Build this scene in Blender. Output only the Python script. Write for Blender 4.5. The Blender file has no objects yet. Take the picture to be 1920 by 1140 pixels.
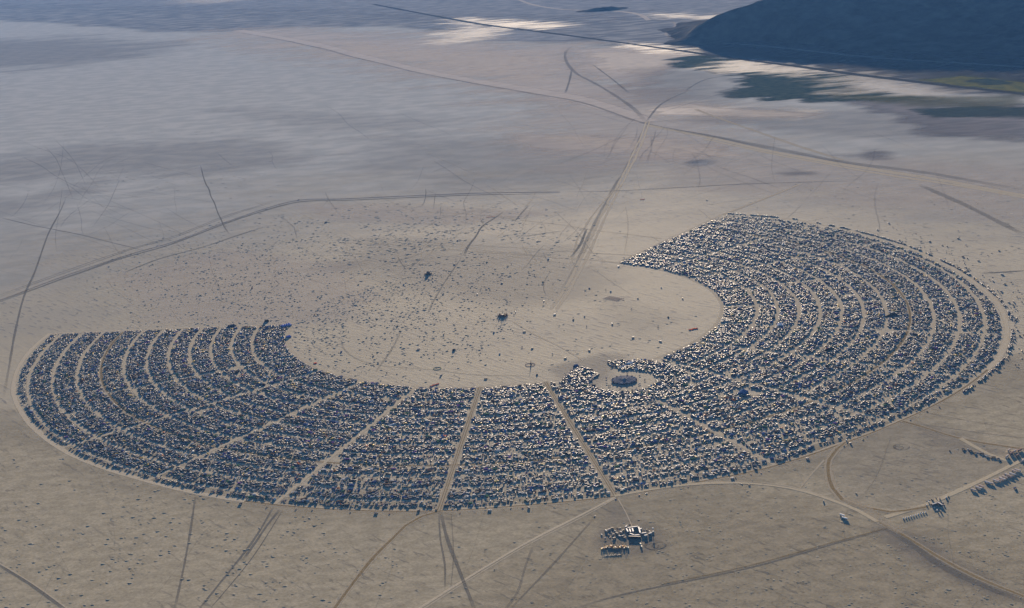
import bpy, math, random
import numpy as np
from mathutils import Matrix, Vector
S = bpy.context.scene
COL = S.collection
rnd = random.Random(11)
RS = np.random.RandomState(5)
R = math.radians

# ------------------------------------------------------------------ camera
# world: origin = foot of the wooden figure in the middle of the open plain,
# +Y = 12 o'clock avenue of the camp, metres.
CX, CY, CZ = -2019.67, -4685.41, 1492.11
YAW, PIT, ROL, FPX = 0.412993, 0.277415, 0.071203, 2822.23
fw = Vector((math.sin(YAW)*math.cos(PIT), math.cos(YAW)*math.cos(PIT), -math.sin(PIT)))
rt0 = Vector((math.cos(YAW), -math.sin(YAW), 0))
up0 = rt0.cross(fw)
rt = rt0*math.cos(ROL) - up0*math.sin(ROL)
up = rt0*math.sin(ROL) + up0*math.cos(ROL)
cam = bpy.data.cameras.new('camera'); co = bpy.data.objects.new('camera', cam); COL.objects.link(co)
m = Matrix((rt, up, -fw)).transposed().to_4x4(); m.translation = (CX, CY, CZ)
co.matrix_world = m
cam.sensor_width = 36; cam.lens = FPX/1920*36; cam.clip_start = 10; cam.clip_end = 300000
S.camera = co

# ------------------------------------------------------------------ light
SUN_AZ, SUN_EL = R(28), R(7.5)           # azimuth clockwise from +Y
w = bpy.data.worlds.new('World'); S.world = w; w.use_nodes = True
nt = w.node_tree; bg = nt.nodes['Background']
sky = nt.nodes.new('ShaderNodeTexSky'); sky.sky_type = 'NISHITA'; sky.sun_disc = False
sky.sun_elevation = SUN_EL; sky.sun_rotation = SUN_AZ
sky.altitude = 1200; sky.dust_density = 0.1; sky.air_density = 1.0; sky.ozone_density = 4.0
nt.links.new(sky.outputs[0], bg.inputs[0]); bg.inputs[1].default_value = 0.05
sl = bpy.data.lights.new('sun', 'SUN'); sl.energy = 5.0; sl.angle = R(0.5); sl.color = (1.0, 0.80, 0.59)
so = bpy.data.objects.new('sun', sl); COL.objects.link(so)
sd = Vector((math.sin(SUN_AZ)*math.cos(SUN_EL), math.cos(SUN_AZ)*math.cos(SUN_EL), math.sin(SUN_EL)))
so.rotation_euler = sd.to_track_quat('Z', 'Y').to_euler(); so.location = (0, 0, 3000)
S.view_settings.view_transform = 'Standard'; S.view_settings.look = 'None'
S.view_settings.gamma = 1; S.view_settings.exposure = 1.62
S.view_settings.use_curve_mapping = False
S.render.engine = 'CYCLES'
S.cycles.transparent_max_bounces = 40
S.cycles.volume_bounces = 0

HAZE_DENSITY = 1.05e-5
HAZE_COLOR = (0.16, 0.42, 1.0)
HAZE_ANISO = 0.0

# ------------------------------------------------------------------ helpers
def G(u, v):
    """a place measured on the photograph -> its metres on the plain"""
    xr, yr = u-960, 570-v
    x = xr*math.cos(ROL)+yr*math.sin(ROL); y = -xr*math.sin(ROL)+yr*math.cos(ROL)
    F = FPX*math.cos(PIT)+y*math.sin(PIT); Z = -FPX*math.sin(PIT)+y*math.cos(PIT)
    t = CZ/-Z
    return (CX+t*(F*math.sin(YAW)+x*math.cos(YAW)), CY+t*(F*math.cos(YAW)-x*math.sin(YAW)))
def PX(x, y, z=0):
    d = Vector((x-CX, y-CY, z-CZ)); zc = d.dot(fw)
    return 960+FPX*d.dot(rt)/zc, 570-FPX*d.dot(up)/zc
def clk(c, r):
    a = R(30*c); return (r*math.sin(a), r*math.cos(a))
def tag(o, label=None, cat=None, group=None, kind=None):
    if label: o['label'] = label
    if cat: o['category'] = cat
    if group: o['group'] = group
    if kind: o['kind'] = kind
    return o
def link(name, me, parent=None, loc=(0, 0, 0), rz=0):
    o = bpy.data.objects.new(name, me); COL.objects.link(o)
    o.location = loc; o.rotation_euler = (0, 0, rz)
    if parent: o.parent = parent
    return o
def empty(name, loc, rz, label, cat, group=None):
    o = link(name, None, None, loc, rz); o.empty_display_size = 2
    return tag(o, label, cat, group)

def hash2(ix, iy, s):
    h = (ix.astype(np.int64)*374761393 + iy.astype(np.int64)*668265263 + s*974711) & 0x7fffffff
    h = ((h ^ (h >> 13))*1274126177) & 0x7fffffff
    return ((h ^ (h >> 16)) & 0xffff)/65535.0
def vnoise(x, y, s=0):
    x = np.asarray(x, float); y = np.asarray(y, float)
    ix, iy = np.floor(x), np.floor(y); fx, fy = x-ix, y-iy
    fx = fx*fx*(3-2*fx); fy = fy*fy*(3-2*fy)
    a = hash2(ix, iy, s); b = hash2(ix+1, iy, s); c = hash2(ix, iy+1, s); d = hash2(ix+1, iy+1, s)
    return (a*(1-fx)+b*fx)*(1-fy)+(c*(1-fx)+d*fx)*fy
def fbm(x, y, s=0, o=4):
    t = 0; a = .5
    for k in range(o):
        t = t+a*vnoise(x*2**k, y*2**k, s+k*17); a *= .5
    return t

# ------------------------------------------------------------------ materials
def mat(name):
    m = bpy.data.materials.new(name); m.use_nodes = True
    return m, m.node_tree.nodes, m.node_tree.links, m.node_tree.nodes['Principled BSDF']
def N(nodes, t, **k):
    n = nodes.new(t)
    for a, b in k.items(): setattr(n, a, b)
    return n
def simple(name, col, rough=.6, var=.15, scale=.8, metal=0, spec=.5, trans=0):
    m, n, l, b = mat(name)
    tc = N(n, 'ShaderNodeTexCoord'); no = N(n, 'ShaderNodeTexNoise'); no.inputs['Scale'].default_value = scale
    no.inputs['Detail'].default_value = 4
    l.new(tc.outputs['Object'], no.inputs['Vector'])
    r = N(n, 'ShaderNodeMapRange'); r.inputs[3].default_value = 1-var; r.inputs[4].default_value = 1+var
    l.new(no.outputs[0], r.inputs[0])
    mx = N(n, 'ShaderNodeVectorMath', operation='SCALE'); mx.inputs[0].default_value = col[:3]
    l.new(r.outputs[0], mx.inputs['Scale']); l.new(mx.outputs[0], b.inputs['Base Color'])
    b.inputs['Roughness'].default_value = rough; b.inputs['Metallic'].default_value = metal
    b.inputs['Specular IOR Level'].default_value = spec
    return m
def attr_mat(name, rough, spec=.5, dust=.25):
    """body colour comes from each piece's own 'col' attribute, a film of pale dust over it"""
    m, n, l, b = mat(name)
    a = N(n, 'ShaderNodeAttribute', attribute_name='col')
    g = N(n, 'ShaderNodeNewGeometry'); no = N(n, 'ShaderNodeTexNoise'); no.inputs['Scale'].default_value = .35
    no.inputs['Detail'].default_value = 3
    l.new(g.outputs['Position'], no.inputs['Vector'])
    r = N(n, 'ShaderNodeMapRange'); r.inputs[1].default_value = .35; r.inputs[2].default_value = .7
    r.inputs[3].default_value = dust*.3; r.inputs[4].default_value = dust*1.6
    l.new(no.outputs[0], r.inputs[0])
    mx = N(n, 'ShaderNodeMix', data_type='RGBA'); mx.inputs[7].default_value = (.42, .36, .29, 1)
    l.new(r.outputs[0], mx.inputs[0]); l.new(a.outputs['Color'], mx.inputs[6])
    l.new(mx.outputs[2], b.inputs['Base Color'])
    b.inputs['Roughness'].default_value = rough; b.inputs['Specular IOR Level'].default_value = spec
    return m
M_PAINT = attr_mat('dusty_paint', .5, .02, .12)
M_CLOTH = attr_mat('dusty_fabric', .9, .0, .10)

PLAYA = (.40, .335, .265)
def ground_material():
    m, n, l, b = mat('alkali_plain')
    g = N(n, 'ShaderNodeNewGeometry')
    def noise(scale, detail=6, stretch=None, rot=0, rough=.55, dist=0):
        mp = N(n, 'ShaderNodeMapping', vector_type='TEXTURE'); l.new(g.outputs['Position'], mp.inputs[0])
        mp.inputs['Rotation'].default_value = (0, 0, rot)
        mp.inputs['Scale'].default_value = stretch or (1, 1, 1)
        t = N(n, 'ShaderNodeTexNoise'); t.inputs['Scale'].default_value = scale
        t.inputs['Detail'].default_value = detail; t.inputs['Roughness'].default_value = rough
        t.inputs['Distortion'].default_value = dist
        l.new(mp.outputs[0], t.inputs['Vector']); return t.outputs[0]
    def rng(s, a, b_, c, d, smooth=False):
        r = N(n, 'ShaderNodeMapRange'); r.interpolation_type = 'SMOOTHSTEP' if smooth else 'LINEAR'
        for i, v in enumerate((a, b_, c, d)): r.inputs[i+1].default_value = v
        l.new(s, r.inputs[0]); return r.outputs[0]
    def mix(f, a, b_, mode='MIX'):
        x = N(n, 'ShaderNodeMix', data_type='RGBA', blend_type=mode)
        if isinstance(f, float): x.inputs[0].default_value = f
        else: l.new(f, x.inputs[0])
        for i, c in ((6, a), (7, b_)):
            if isinstance(c, tuple): x.inputs[i].default_value = (*c, 1)
            else: l.new(c, x.inputs[i])
        return x.outputs[2]
    big = noise(.00035, 5)
    mid = noise(.0028, 6, (2.5, 1, 1), -.42, dist=.6)
    base = mix(rng(big, .35, .68, 0, 1, True), (.395, .350, .245), (.475, .42, .295))
    base = mix(rng(mid, .38, .66, 0, .55, True), base, (.335, .305, .23))
    # thin wind streaks lying across the plain
    st = noise(.03, 5, (6, 1, 1), -1.2, .6)
    base = mix(rng(st, .54, .74, 0, .24, True), base, (.23, .21, .175))
    st2 = noise(.04, 4, (9, 1, 1), -.6, .6)
    base = mix(rng(st2, .55, .72, 0, .22, True), base, (.52, .455, .33))
    # grain of crust plates and drifts
    fi = noise(.09, 6, rough=.7)
    base = mix(rng(fi, .40, .62, .30, 0, True), base, (.25, .22, .19))
    # small dark flecks (damp spots, drifts and their shading in the colour), patchy
    fl = noise(.085, 3, (4.5, 1, 1), -1.3, .3)
    pat = noise(.0016, 4)
    mm = N(n, 'ShaderNodeMath', operation='MULTIPLY')
    l.new(rng(fl, .58, .67, 0, .7, True), mm.inputs[0]); l.new(rng(pat, .40, .6, .25, 1, True), mm.inputs[1])
    base = mix(mm.outputs[0], base, (.15, .145, .14))
    l.new(base, b.inputs['Base Color'])
    b.inputs['Roughness'].default_value = .9; b.inputs['Specular IOR Level'].default_value = .025
    bp = N(n, 'ShaderNodeBump'); bp.inputs['Strength'].default_value = .35; bp.inputs['Distance'].default_value = .8
    h = N(n, 'ShaderNodeMath', operation='ADD')
    l.new(rng(fi, 0, 1, 0, 2.2), h.inputs[0]); l.new(rng(fl, 0, 1, 0, 2.0), h.inputs[1])
    l.new(h.outputs[0], bp.inputs['Height']); l.new(bp.outputs[0], b.inputs['Normal'])
    return m
M_GROUND = ground_material()

def soft_material(name, col, col2=None, flecks=0, rough=1, spec=0, nscale=.01, namp=.5, stretch=(1, 1, 1), bump=0):
    """ground stain, painted light or shade, or track: coverage = attribute 'cov' roughened by noise; strength = attribute 'op'"""
    m, n, l, b = mat(name)
    g = N(n, 'ShaderNodeNewGeometry')
    mp = N(n, 'ShaderNodeMapping', vector_type='TEXTURE'); mp.inputs['Scale'].default_value = stretch; mp.inputs['Rotation'].default_value = (0, 0, -.42)
    l.new(g.outputs['Position'], mp.inputs[0])
    t = N(n, 'ShaderNodeTexNoise'); t.inputs['Scale'].default_value = nscale; t.inputs['Detail'].default_value = 7
    t.inputs['Roughness'].default_value = .62
    l.new(mp.outputs[0], t.inputs['Vector'])
    a = N(n, 'ShaderNodeAttribute', attribute_name='cov'); op = N(n, 'ShaderNodeAttribute', attribute_name='op')
    nn = N(n, 'ShaderNodeMath', operation='MULTIPLY_ADD'); nn.inputs[1].default_value = namp*2; nn.inputs[2].default_value = -namp
    l.new(t.outputs[0], nn.inputs[0])
    ad = N(n, 'ShaderNodeMath', operation='ADD'); l.new(a.outputs['Fac'], ad.inputs[0]); l.new(nn.outputs[0], ad.inputs[1])
    r = N(n, 'ShaderNodeMapRange', interpolation_type='SMOOTHSTEP'); r.inputs[1].default_value = .08; r.inputs[2].default_value = .75
    l.new(ad.outputs[0], r.inputs[0])
    al = N(n, 'ShaderNodeMath', operation='MULTIPLY'); l.new(r.outputs[0], al.inputs[0]); l.new(op.outputs['Fac'], al.inputs[1])
    # never visible where cov == 0 (rim of the sheet)
    rim = N(n, 'ShaderNodeMath', operation='MULTIPLY'); l.new(al.outputs[0], rim.inputs[0])
    rr = N(n, 'ShaderNodeMapRange'); rr.inputs[1].default_value = 0; rr.inputs[2].default_value = .2; l.new(a.outputs['Fac'], rr.inputs[0])
    l.new(rr.outputs[0], rim.inputs[1])
    mx = N(n, 'ShaderNodeMix', data_type='RGBA'); mx.inputs[6].default_value = (*col, 1); mx.inputs[7].default_value = (*(col2 or col), 1)
    t2 = N(n, 'ShaderNodeTexNoise'); t2.inputs['Scale'].default_value = nscale*6; t2.inputs['Detail'].default_value = 5
    l.new(mp.outputs[0], t2.inputs['Vector'])
    r2 = N(n, 'ShaderNodeMapRange'); r2.inputs[1].default_value = .42; r2.inputs[2].default_value = .6; l.new(t2.outputs[0], r2.inputs[0])
    l.new(r2.outputs[0], mx.inputs[0]); res = mx.outputs[2]
    if flecks:
        m2 = N(n, 'ShaderNodeMapping', vector_type='TEXTURE'); m2.inputs['Scale'].default_value = (4.5, 1, 1); m2.inputs['Rotation'].default_value = (0, 0, -1.3)
        l.new(g.outputs['Position'], m2.inputs[0])
        t3 = N(n, 'ShaderNodeTexNoise'); t3.inputs['Scale'].default_value = .085; t3.inputs['Detail'].default_value = 3; t3.inputs['Distortion'].default_value = .3
        l.new(m2.outputs[0], t3.inputs['Vector'])
        t4 = N(n, 'ShaderNodeTexNoise'); t4.inputs['Scale'].default_value = .004; t4.inputs['Detail'].default_value = 4; l.new(g.outputs['Position'], t4.inputs['Vector'])
        t5 = N(n, 'ShaderNodeTexNoise'); t5.inputs['Scale'].default_value = .12; t5.inputs['Detail'].default_value = 6; t5.inputs['Roughness'].default_value = .7; l.new(g.outputs['Position'], t5.inputs['Vector'])
        r3 = N(n, 'ShaderNodeMapRange', interpolation_type='SMOOTHSTEP'); r3.inputs[1].default_value = .57; r3.inputs[2].default_value = .66; r3.inputs[4].default_value = flecks; l.new(t3.outputs[0], r3.inputs[0])
        r4 = N(n, 'ShaderNodeMapRange', interpolation_type='SMOOTHSTEP'); r4.inputs[1].default_value = .4; r4.inputs[2].default_value = .6; r4.inputs[3].default_value = .25; l.new(t4.outputs[0], r4.inputs[0])
        r5 = N(n, 'ShaderNodeMapRange'); r5.inputs[1].default_value = .35; r5.inputs[2].default_value = .65; r5.inputs[3].default_value = .8; r5.inputs[4].default_value = 1.15; l.new(t5.outputs[0], r5.inputs[0])
        mu = N(n, 'ShaderNodeMath', operation='MULTIPLY'); l.new(r3.outputs[0], mu.inputs[0]); l.new(r4.outputs[0], mu.inputs[1])
        sc_ = N(n, 'ShaderNodeVectorMath', operation='SCALE'); l.new(res, sc_.inputs[0]); l.new(r5.outputs[0], sc_.inputs['Scale'])
        m3 = N(n, 'ShaderNodeMix', data_type='RGBA'); m3.inputs[7].default_value = (.13, .125, .11, 1); l.new(mu.outputs[0], m3.inputs[0]); l.new(sc_.outputs[0], m3.inputs[6]); res = m3.outputs[2]
    l.new(res, b.inputs['Base Color'])
    l.new(rim.outputs[0], b.inputs['Alpha'])
    b.inputs['Roughness'].default_value = rough; b.inputs['Specular IOR Level'].default_value = spec
    if bump:
        bp = N(n, 'ShaderNodeBump'); bp.inputs['Strength'].default_value = .6; bp.inputs['Distance'].default_value = bump
        l.new(t2.outputs[0], bp.inputs['Height']); l.new(bp.outputs[0], b.inputs['Normal'])
    return m

# ------------------------------------------------------------------ ground
HALF = 60000
me = bpy.data.meshes.new('ground')
me.from_pydata([(-HALF, -HALF, 0), (HALF, -HALF, 0), (HALF, HALF, 0), (-HALF, HALF, 0)], [], [(0, 1, 2, 3)])
me.materials.append(M_GROUND)
tag(link('ground', me), kind='structure')

# mountain spur on the right and low hills: height fields standing on the plain
def seg_dist(px, py, pts):
    best = np.full(px.shape, 1e12); par = np.zeros(px.shape)
    for i in range(len(pts)-1):
        ax, ay = pts[i][:2]; bx, by = pts[i+1][:2]
        t = np.clip(((px-ax)*(bx-ax)+(py-ay)*(by-ay))/((bx-ax)**2+(by-ay)**2), 0, 1)
        d = np.hypot(px-ax-t*(bx-ax), py-ay-t*(by-ay))
        k = d < best; best = np.where(k, d, best); par = np.where(k, i+t, par)
    return best, par
def terrain(name, ridge, step, mt, seed=3, gully=.6):
    """ridge: (x, y, height, foot distance)"""
    r = np.array(ridge, float); W = r[:, 3].max()*1.15
    xs = np.arange(r[:, 0].min()-W, r[:, 0].max()+W, step); ys = np.arange(r[:, 1].min()-W, r[:, 1].max()+W, step)
    X, Y = np.meshgrid(xs, ys)
    wx = X+(fbm(X/600, Y/600, seed)-.47)*260; wy = Y+(fbm(X/600, Y/600, seed+5)-.47)*260
    d, p = seg_dist(wx, wy, ridge)
    H = np.interp(p, range(len(r)), r[:, 2]); F = np.interp(p, range(len(r)), r[:, 3])
    q = np.clip(1-d/F, 0, 1)
    gul = 1-np.abs(2*fbm(X/420, Y/420, seed+9, 5)-.95)
    z = H*q**1.25*(1-gully*gul*(1-q)*1.3)+(fbm(X/160, Y/160, seed+2)-.45)*H*.10*np.minimum(q*6, 1)
    z = np.where(q <= 0, -3, z)
    ny, nx = X.shape
    v = np.stack([X, Y, z], -1).reshape(-1, 3)
    i = np.arange(nx*ny).reshape(ny, nx)
    f = np.stack([i[:-1, :-1], i[:-1, 1:], i[1:, 1:], i[1:, :-1]], -1).reshape(-1, 4)
    keep = (v[f][:, :, 2] > -2.9).any(1); f = f[keep]
    used = np.unique(f); mp = -np.ones(len(v), int); mp[used] = np.arange(len(used))
    me = bpy.data.meshes.new(name); me.from_pydata(v[used].tolist(), [], mp[f].tolist())
    me.shade_smooth(); me.materials.append(mt)
    return tag(link(name, me), kind='structure')
def rock_material(name, a, c):
    m, n, l, b = mat(name)
    g = N(n, 'ShaderNodeNewGeometry'); t = N(n, 'ShaderNodeTexNoise'); t.inputs['Scale'].default_value = .006
    t.inputs['Detail'].default_value = 9; t.inputs['Roughness'].default_value = .65
    l.new(g.outputs['Position'], t.inputs['Vector'])
    r = N(n, 'ShaderNodeValToRGB'); r.color_ramp.elements[0].position = .38; r.color_ramp.elements[0].color = (*a, 1)
    r.color_ramp.elements[1].position = .68; r.color_ramp.elements[1].color = (*c, 1)
    l.new(t.outputs[0], r.inputs[0]); l.new(r.outputs[0], b.inputs['Base Color'])
    b.inputs['Roughness'].default_value = 1; b.inputs['Specular IOR Level'].default_value = 0
    bp = N(n, 'ShaderNodeBump'); bp.inputs['Distance'].default_value = 12; bp.inputs['Strength'].default_value = .4
    l.new(t.outputs[0], bp.inputs['Height']); l.new(bp.outputs[0], b.inputs['Normal'])
    return m
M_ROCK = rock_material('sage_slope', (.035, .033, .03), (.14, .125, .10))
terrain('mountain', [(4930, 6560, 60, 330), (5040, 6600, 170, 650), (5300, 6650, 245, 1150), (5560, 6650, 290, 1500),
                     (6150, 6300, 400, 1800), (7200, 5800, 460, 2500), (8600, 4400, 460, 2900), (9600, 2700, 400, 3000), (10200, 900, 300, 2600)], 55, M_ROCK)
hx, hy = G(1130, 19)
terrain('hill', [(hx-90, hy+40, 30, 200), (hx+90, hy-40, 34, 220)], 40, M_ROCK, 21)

# ------------------------------------------------------------------ stains and painted light and shade on the plain
LAYER = [0.005]
def nextz():
    LAYER[0] += .002; return LAYER[0]
def poly_sdf(X, Y, P):
    P = np.array(P, float); d = np.full(X.shape, 1e12); ins = np.zeros(X.shape, bool)
    n = len(P)
    for i in range(n):
        ax, ay = P[i]; bx, by = P[(i+1) % n]
        t = np.clip(((X-ax)*(bx-ax)+(Y-ay)*(by-ay))/((bx-ax)**2+(by-ay)**2+1e-9), 0, 1)
        d = np.minimum(d, np.hypot(X-ax-t*(bx-ax), Y-ay-t*(by-ay)))
        c = ((ay > Y) != (by > Y)) & (X < (bx-ax)*(Y-ay)/(by-ay+1e-12)+ax)
        ins ^= c
    return np.where(ins, d, -d)
def add_attr(me, name, vals):
    a = me.attributes.new(name, 'FLOAT', 'POINT'); a.data.foreach_set('value', np.asarray(vals, np.float32))
def patch(name, px, mt, soft, op=1.0, n=70):
    P = [G(*q) for q in px]; A = np.array(P)
    x0, y0 = A.min(0)-soft; x1, y1 = A.max(0)+soft
    X, Y = np.meshgrid(np.linspace(x0, x1, n), np.linspace(y0, y1, n))
    sdf = poly_sdf(X, Y, P); cov = np.clip(.5+sdf/soft*.5, 0, 1)
    z = nextz(); v = np.stack([X, Y, np.full(X.shape, z)], -1).reshape(-1, 3)
    i = np.arange(n*n).reshape(n, n); f = np.stack([i[:-1, :-1], i[:-1, 1:], i[1:, 1:], i[1:, :-1]], -1).reshape(-1, 4)
    c = cov.reshape(-1); keep = (c[f] > 0).any(1); f = f[keep]
    used = np.unique(f); mp = -np.ones(len(v), int); mp[used] = np.arange(len(used))
    me = bpy.data.meshes.new(name); me.from_pydata(v[used].tolist(), [], mp[f].tolist())
    add_attr(me, 'cov', c[used]); add_attr(me, 'op', np.full(len(used), op)); me.materials.append(mt)
    return tag(link(name, me), kind='structure')
M_SAGE = soft_material('sage_flat', (.20, .205, .21), (.40, .39, .37), nscale=.0014, namp=.8, stretch=(2.5, 1, 1))
M_SAGE2 = soft_material('sage_thin', (.26, .265, .27), (.42, .41, .40), nscale=.0022, namp=.9, stretch=(2.5, 1, 1))
M_DGREEN = soft_material('greasewood', (.030, .048, .036), (.075, .09, .06), nscale=.006, namp=1.2, stretch=(2, 1, 1))
M_SALT = soft_material('salt_crust', (.66, .59, .50), (.34, .32, .29), rough=.8, spec=.03, nscale=.009, namp=1.3, stretch=(3.5, 1, 1))
M_PALE = soft_material('pale_silt_and_sunlight', (.72, .63, .52), (.62, .54, .45), nscale=.003, namp=.8, stretch=(3, 1, 1))  # pale silt; one patch of it paints a warm pool of light
M_BROWN = soft_material('brown_silt', (.44, .382, .262), (.53, .46, .318), .45, nscale=.006, namp=.5, stretch=(1.6, 1, 1))
M_RAIL = soft_material('dark_bank', (.05, .05, .045), (.08, .075, .06), nscale=.01, namp=.1)
M_MTN_SHADE = soft_material('mountain_shade', (.05, .05, .05), (.11, .105, .09), nscale=.003, namp=.8, stretch=(2.5, 1, 1))  # dark colour that deepens the mountain's shadow band
M_SUNLIT = soft_material('sunlit_silt', (.86, .74, .58), (.70, .61, .49), nscale=.006, namp=.9, stretch=(3, 1, 1))  # sunlight on the far plain painted as bright cream
M_HAZED = soft_material('hazed_silt', (.50, .50, .46), (.60, .585, .53), nscale=.0016, namp=.3, stretch=(1.6, 1, 1))  # grey brightness of distant haze put into the ground colour
M_SHADE_DARK = soft_material('cloud_shade_dark_silt', (.22, .21, .20), (.29, .265, .245), nscale=.003, namp=.8, stretch=(3, 1, 1))  # cloud shade painted as darker silt; also colours trodden and gravelly ground
M_YEL = soft_material('dry_grass', (.17, .15, .035), (.10, .11, .035), nscale=.003, namp=.5)
patch('hazed_ground', [(-900, 600), (-100, 480), (500, 370), (1000, 330), (1500, 300), (2000, 330), (2600, 300), (2600, 60), (1900, 0), (-900, -20)], M_HAZED, 2600, .85, 120)
patch('brown_ground', [(-200, 760), (60, 830), (250, 905), (500, 960), (820, 975), (1150, 948), (1400, 900), (1600, 840), (1760, 770), (2100, 640), (2300, 1300), (900, 1500), (-300, 1400)], M_BROWN, 260, .9, 120)
patch('brown_ground', [(1300, 960), (1700, 1010), (2000, 1060), (2100, 1400), (900, 1300), (1000, 1080)], M_BROWN, 260, .5, 90)
# far desert floor beyond the dry lake
patch('far_desert', [(-400, 24), (100, 40), (300, 58), (430, 56), (560, 50), (760, 45), (850, 62), (940, 70), (1050, 78), (1180, 84), (1300, 98), (1600, 118), (1900, 60), (1900, -40), (700, -60), (-500, -20)], M_SAGE, 300, .85, 200)
patch('far_desert', [(-400, 0), (500, 18), (860, 30), (1250, 30), (1500, 40), (1500, -20), (-400, -40)], M_SAGE2, 900, .8, 90)
patch('far_desert', [(860, 60), (900, 52), (1000, 60), (1110, 68), (1060, 76), (900, 74)], M_SAGE2, 200, .9)
patch('mountain_shade_flat', [(1290, 96), (1420, 118), (1600, 145), (1900, 178), (2200, 215), (2300, 90), (1700, 40), (1300, 60)], M_MTN_SHADE, 250, .75, 100)  # mountain's cast shadow deepened by painting its band darker
patch('mountain_shade_flat', [(1270, 80), (1420, 100), (1600, 122), (1900, 150), (2200, 180), (2300, 60), (1700, 40), (1300, 50)], M_MTN_SHADE, 200, .8, 100)
patch('cloud_shade_dark_ground', [(-100, 80), (120, 72), (300, 88), (240, 108), (60, 125), (-150, 130)], M_SHADE_DARK, 700, 0.34)  # soft cloud shadow over the far plain painted as darker ground
patch('cloud_shade_dark_ground', [(0, 300), (180, 270), (420, 268), (560, 300), (380, 318), (120, 330), (-150, 350)], M_SHADE_DARK, 364, 0.23)
patch('cloud_shade_dark_ground', [(-100, 385), (60, 372), (190, 338), (185, 350), (90, 385), (-80, 420)], M_SHADE_DARK, 224, 0.21)
patch('cloud_shade_dark_ground', [(420, 205), (640, 215), (860, 225), (760, 240), (560, 235)], M_SHADE_DARK, 308, 0.14)
patch('cloud_shade_dark_ground', [(700, 255), (960, 262), (1150, 285), (1160, 330), (900, 350), (700, 320)], M_SHADE_DARK, 350, 0.17)
patch('pale_ground', [(420, 62), (560, 58), (760, 75), (960, 88), (1080, 90), (1060, 130), (1150, 180), (1030, 178), (800, 130), (600, 95)], M_PALE, 900, .75, 90)
patch('pale_ground', [(1080, 92), (1200, 90), (1300, 100), (1240, 130), (1200, 160), (1110, 140)], M_PALE, 250, .8)
patch('pale_ground', [(1230, 200), (1290, 196), (1380, 207), (1520, 212), (1500, 217), (1330, 217), (1225, 212)], M_SALT, 243, 0.44)
patch('pale_ground', [(1080, 190), (1230, 180), (1330, 205), (1340, 260), (1230, 300), (1080, 290), (1000, 240)], M_PALE, 700, .5)  # pool of warm light at the track junction painted paler
patch('pale_ground', [(960, 250), (1230, 258), (1330, 275), (1300, 300), (1180, 290), (1000, 275)], M_PALE, 160, .6)
patch('pale_ground', [(1230, 295), (1400, 280), (1900, 320), (2000, 420), (1500, 360), (1300, 340)], M_PALE, 300, .35)
patch('pale_ground', [(230, 520), (420, 470), (640, 500), (700, 560), (620, 600), (300, 600)], M_PALE, 140, .3)
patch('pale_ground', [(560, 385), (800, 385), (1010, 400), (880, 420), (620, 410)], M_PALE, 90, .35)
patch('sunlit_ground', [(1225, 206), (1290, 196), (1400, 207), (1530, 213), (1500, 219), (1340, 218), (1240, 214)], M_SUNLIT, 70, 1)  # sunlit patches beside the track junction painted in cream
patch('sunlit_ground', [(1110, 100), (1200, 97), (1290, 103), (1250, 120), (1215, 138), (1130, 128)], M_SUNLIT, 160, .8)
patch('sunlit_ground', [(1040, 256), (1200, 262), (1330, 280), (1380, 292), (1290, 290), (1150, 277)], M_SUNLIT, 110, .4)
patch('sunlit_ground', [(560, 78), (780, 95), (1000, 105), (1000, 150), (820, 122), (640, 98)], M_SUNLIT, 450, .45)
patch('salt_flat', [(840, 62), (880, 52), (960, 48), (985, 44), (930, 56), (900, 70), (850, 78)], M_SALT, 405, 0.48)
patch('salt_flat', [(855, 36), (930, 40), (985, 46), (1010, 52), (930, 47), (860, 42)], M_SALT, 351, 0.54)
patch('salt_flat', [(1170, 82), (1230, 88), (1290, 95), (1300, 99), (1230, 96)], M_SALT, 216, 0.59)
patch('salt_flat', [(1235, 27), (1300, 30), (1355, 29), (1350, 33), (1280, 33)], M_SALT, 324, 0.42)
patch('salt_flat', [(330, 1), (400, -3), (460, 0), (400, 5), (350, 5)], M_SALT, 432, 0.42)
patch('salt_flat', [(960, 42), (1060, 48), (1020, 52), (960, 50)], M_SALT, 324, 0.30)
patch('greasewood_flat', [(1265, 112), (1300, 105), (1345, 108), (1420, 125), (1500, 133), (1600, 148), (1590, 160), (1660, 178), (1750, 186), (1700, 195), (1560, 190), (1440, 186), (1360, 178), (1400, 160), (1390, 142), (1330, 130), (1275, 126)], M_DGREEN, 130, 1, 110)
patch('salt_flat', [(1335, 130), (1360, 117), (1400, 114), (1460, 122), (1540, 134), (1500, 140), (1420, 134), (1380, 134)], M_SALT, 243, 0.56)
patch('salt_flat', [(1545, 148), (1600, 142), (1700, 158), (1800, 172), (1760, 184), (1690, 176), (1590, 172), (1600, 160)], M_SALT, 324, 0.37)
patch('trodden_ground', [(1600, 780), (1750, 800), (1900, 850), (1850, 900), (1680, 940), (1600, 930), (1570, 870)], M_SHADE_DARK, 120, .12)
patch('trodden_ground', [(1650, 990), (1720, 1005), (1850, 1080), (1930, 1125), (1850, 1115), (1720, 1060)], M_SHADE_DARK, 45, .3)
patch('gravelly_flat', [(1600, 190), (1760, 190), (1950, 200), (2050, 260), (1900, 258), (1750, 250), (1700, 215)], M_SHADE_DARK, 180, .95)
patch('cloud_shade_dark_ground', [(1200, 130), (1340, 135), (1380, 180), (1340, 200), (1230, 195), (1180, 160)], M_SHADE_DARK, 280, 0.25)
patch('cloud_shade_dark_ground', [(1300, 205), (1600, 208), (1900, 240), (1900, 262), (1500, 250), (1300, 222)], M_SHADE_DARK, 210, 0.25)
patch('yellow_meadow', [(1720, 150), (1800, 143), (1860, 148), (1990, 160), (2000, 190), (1900, 172), (1800, 160)], M_YEL, 90, 1)
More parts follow.
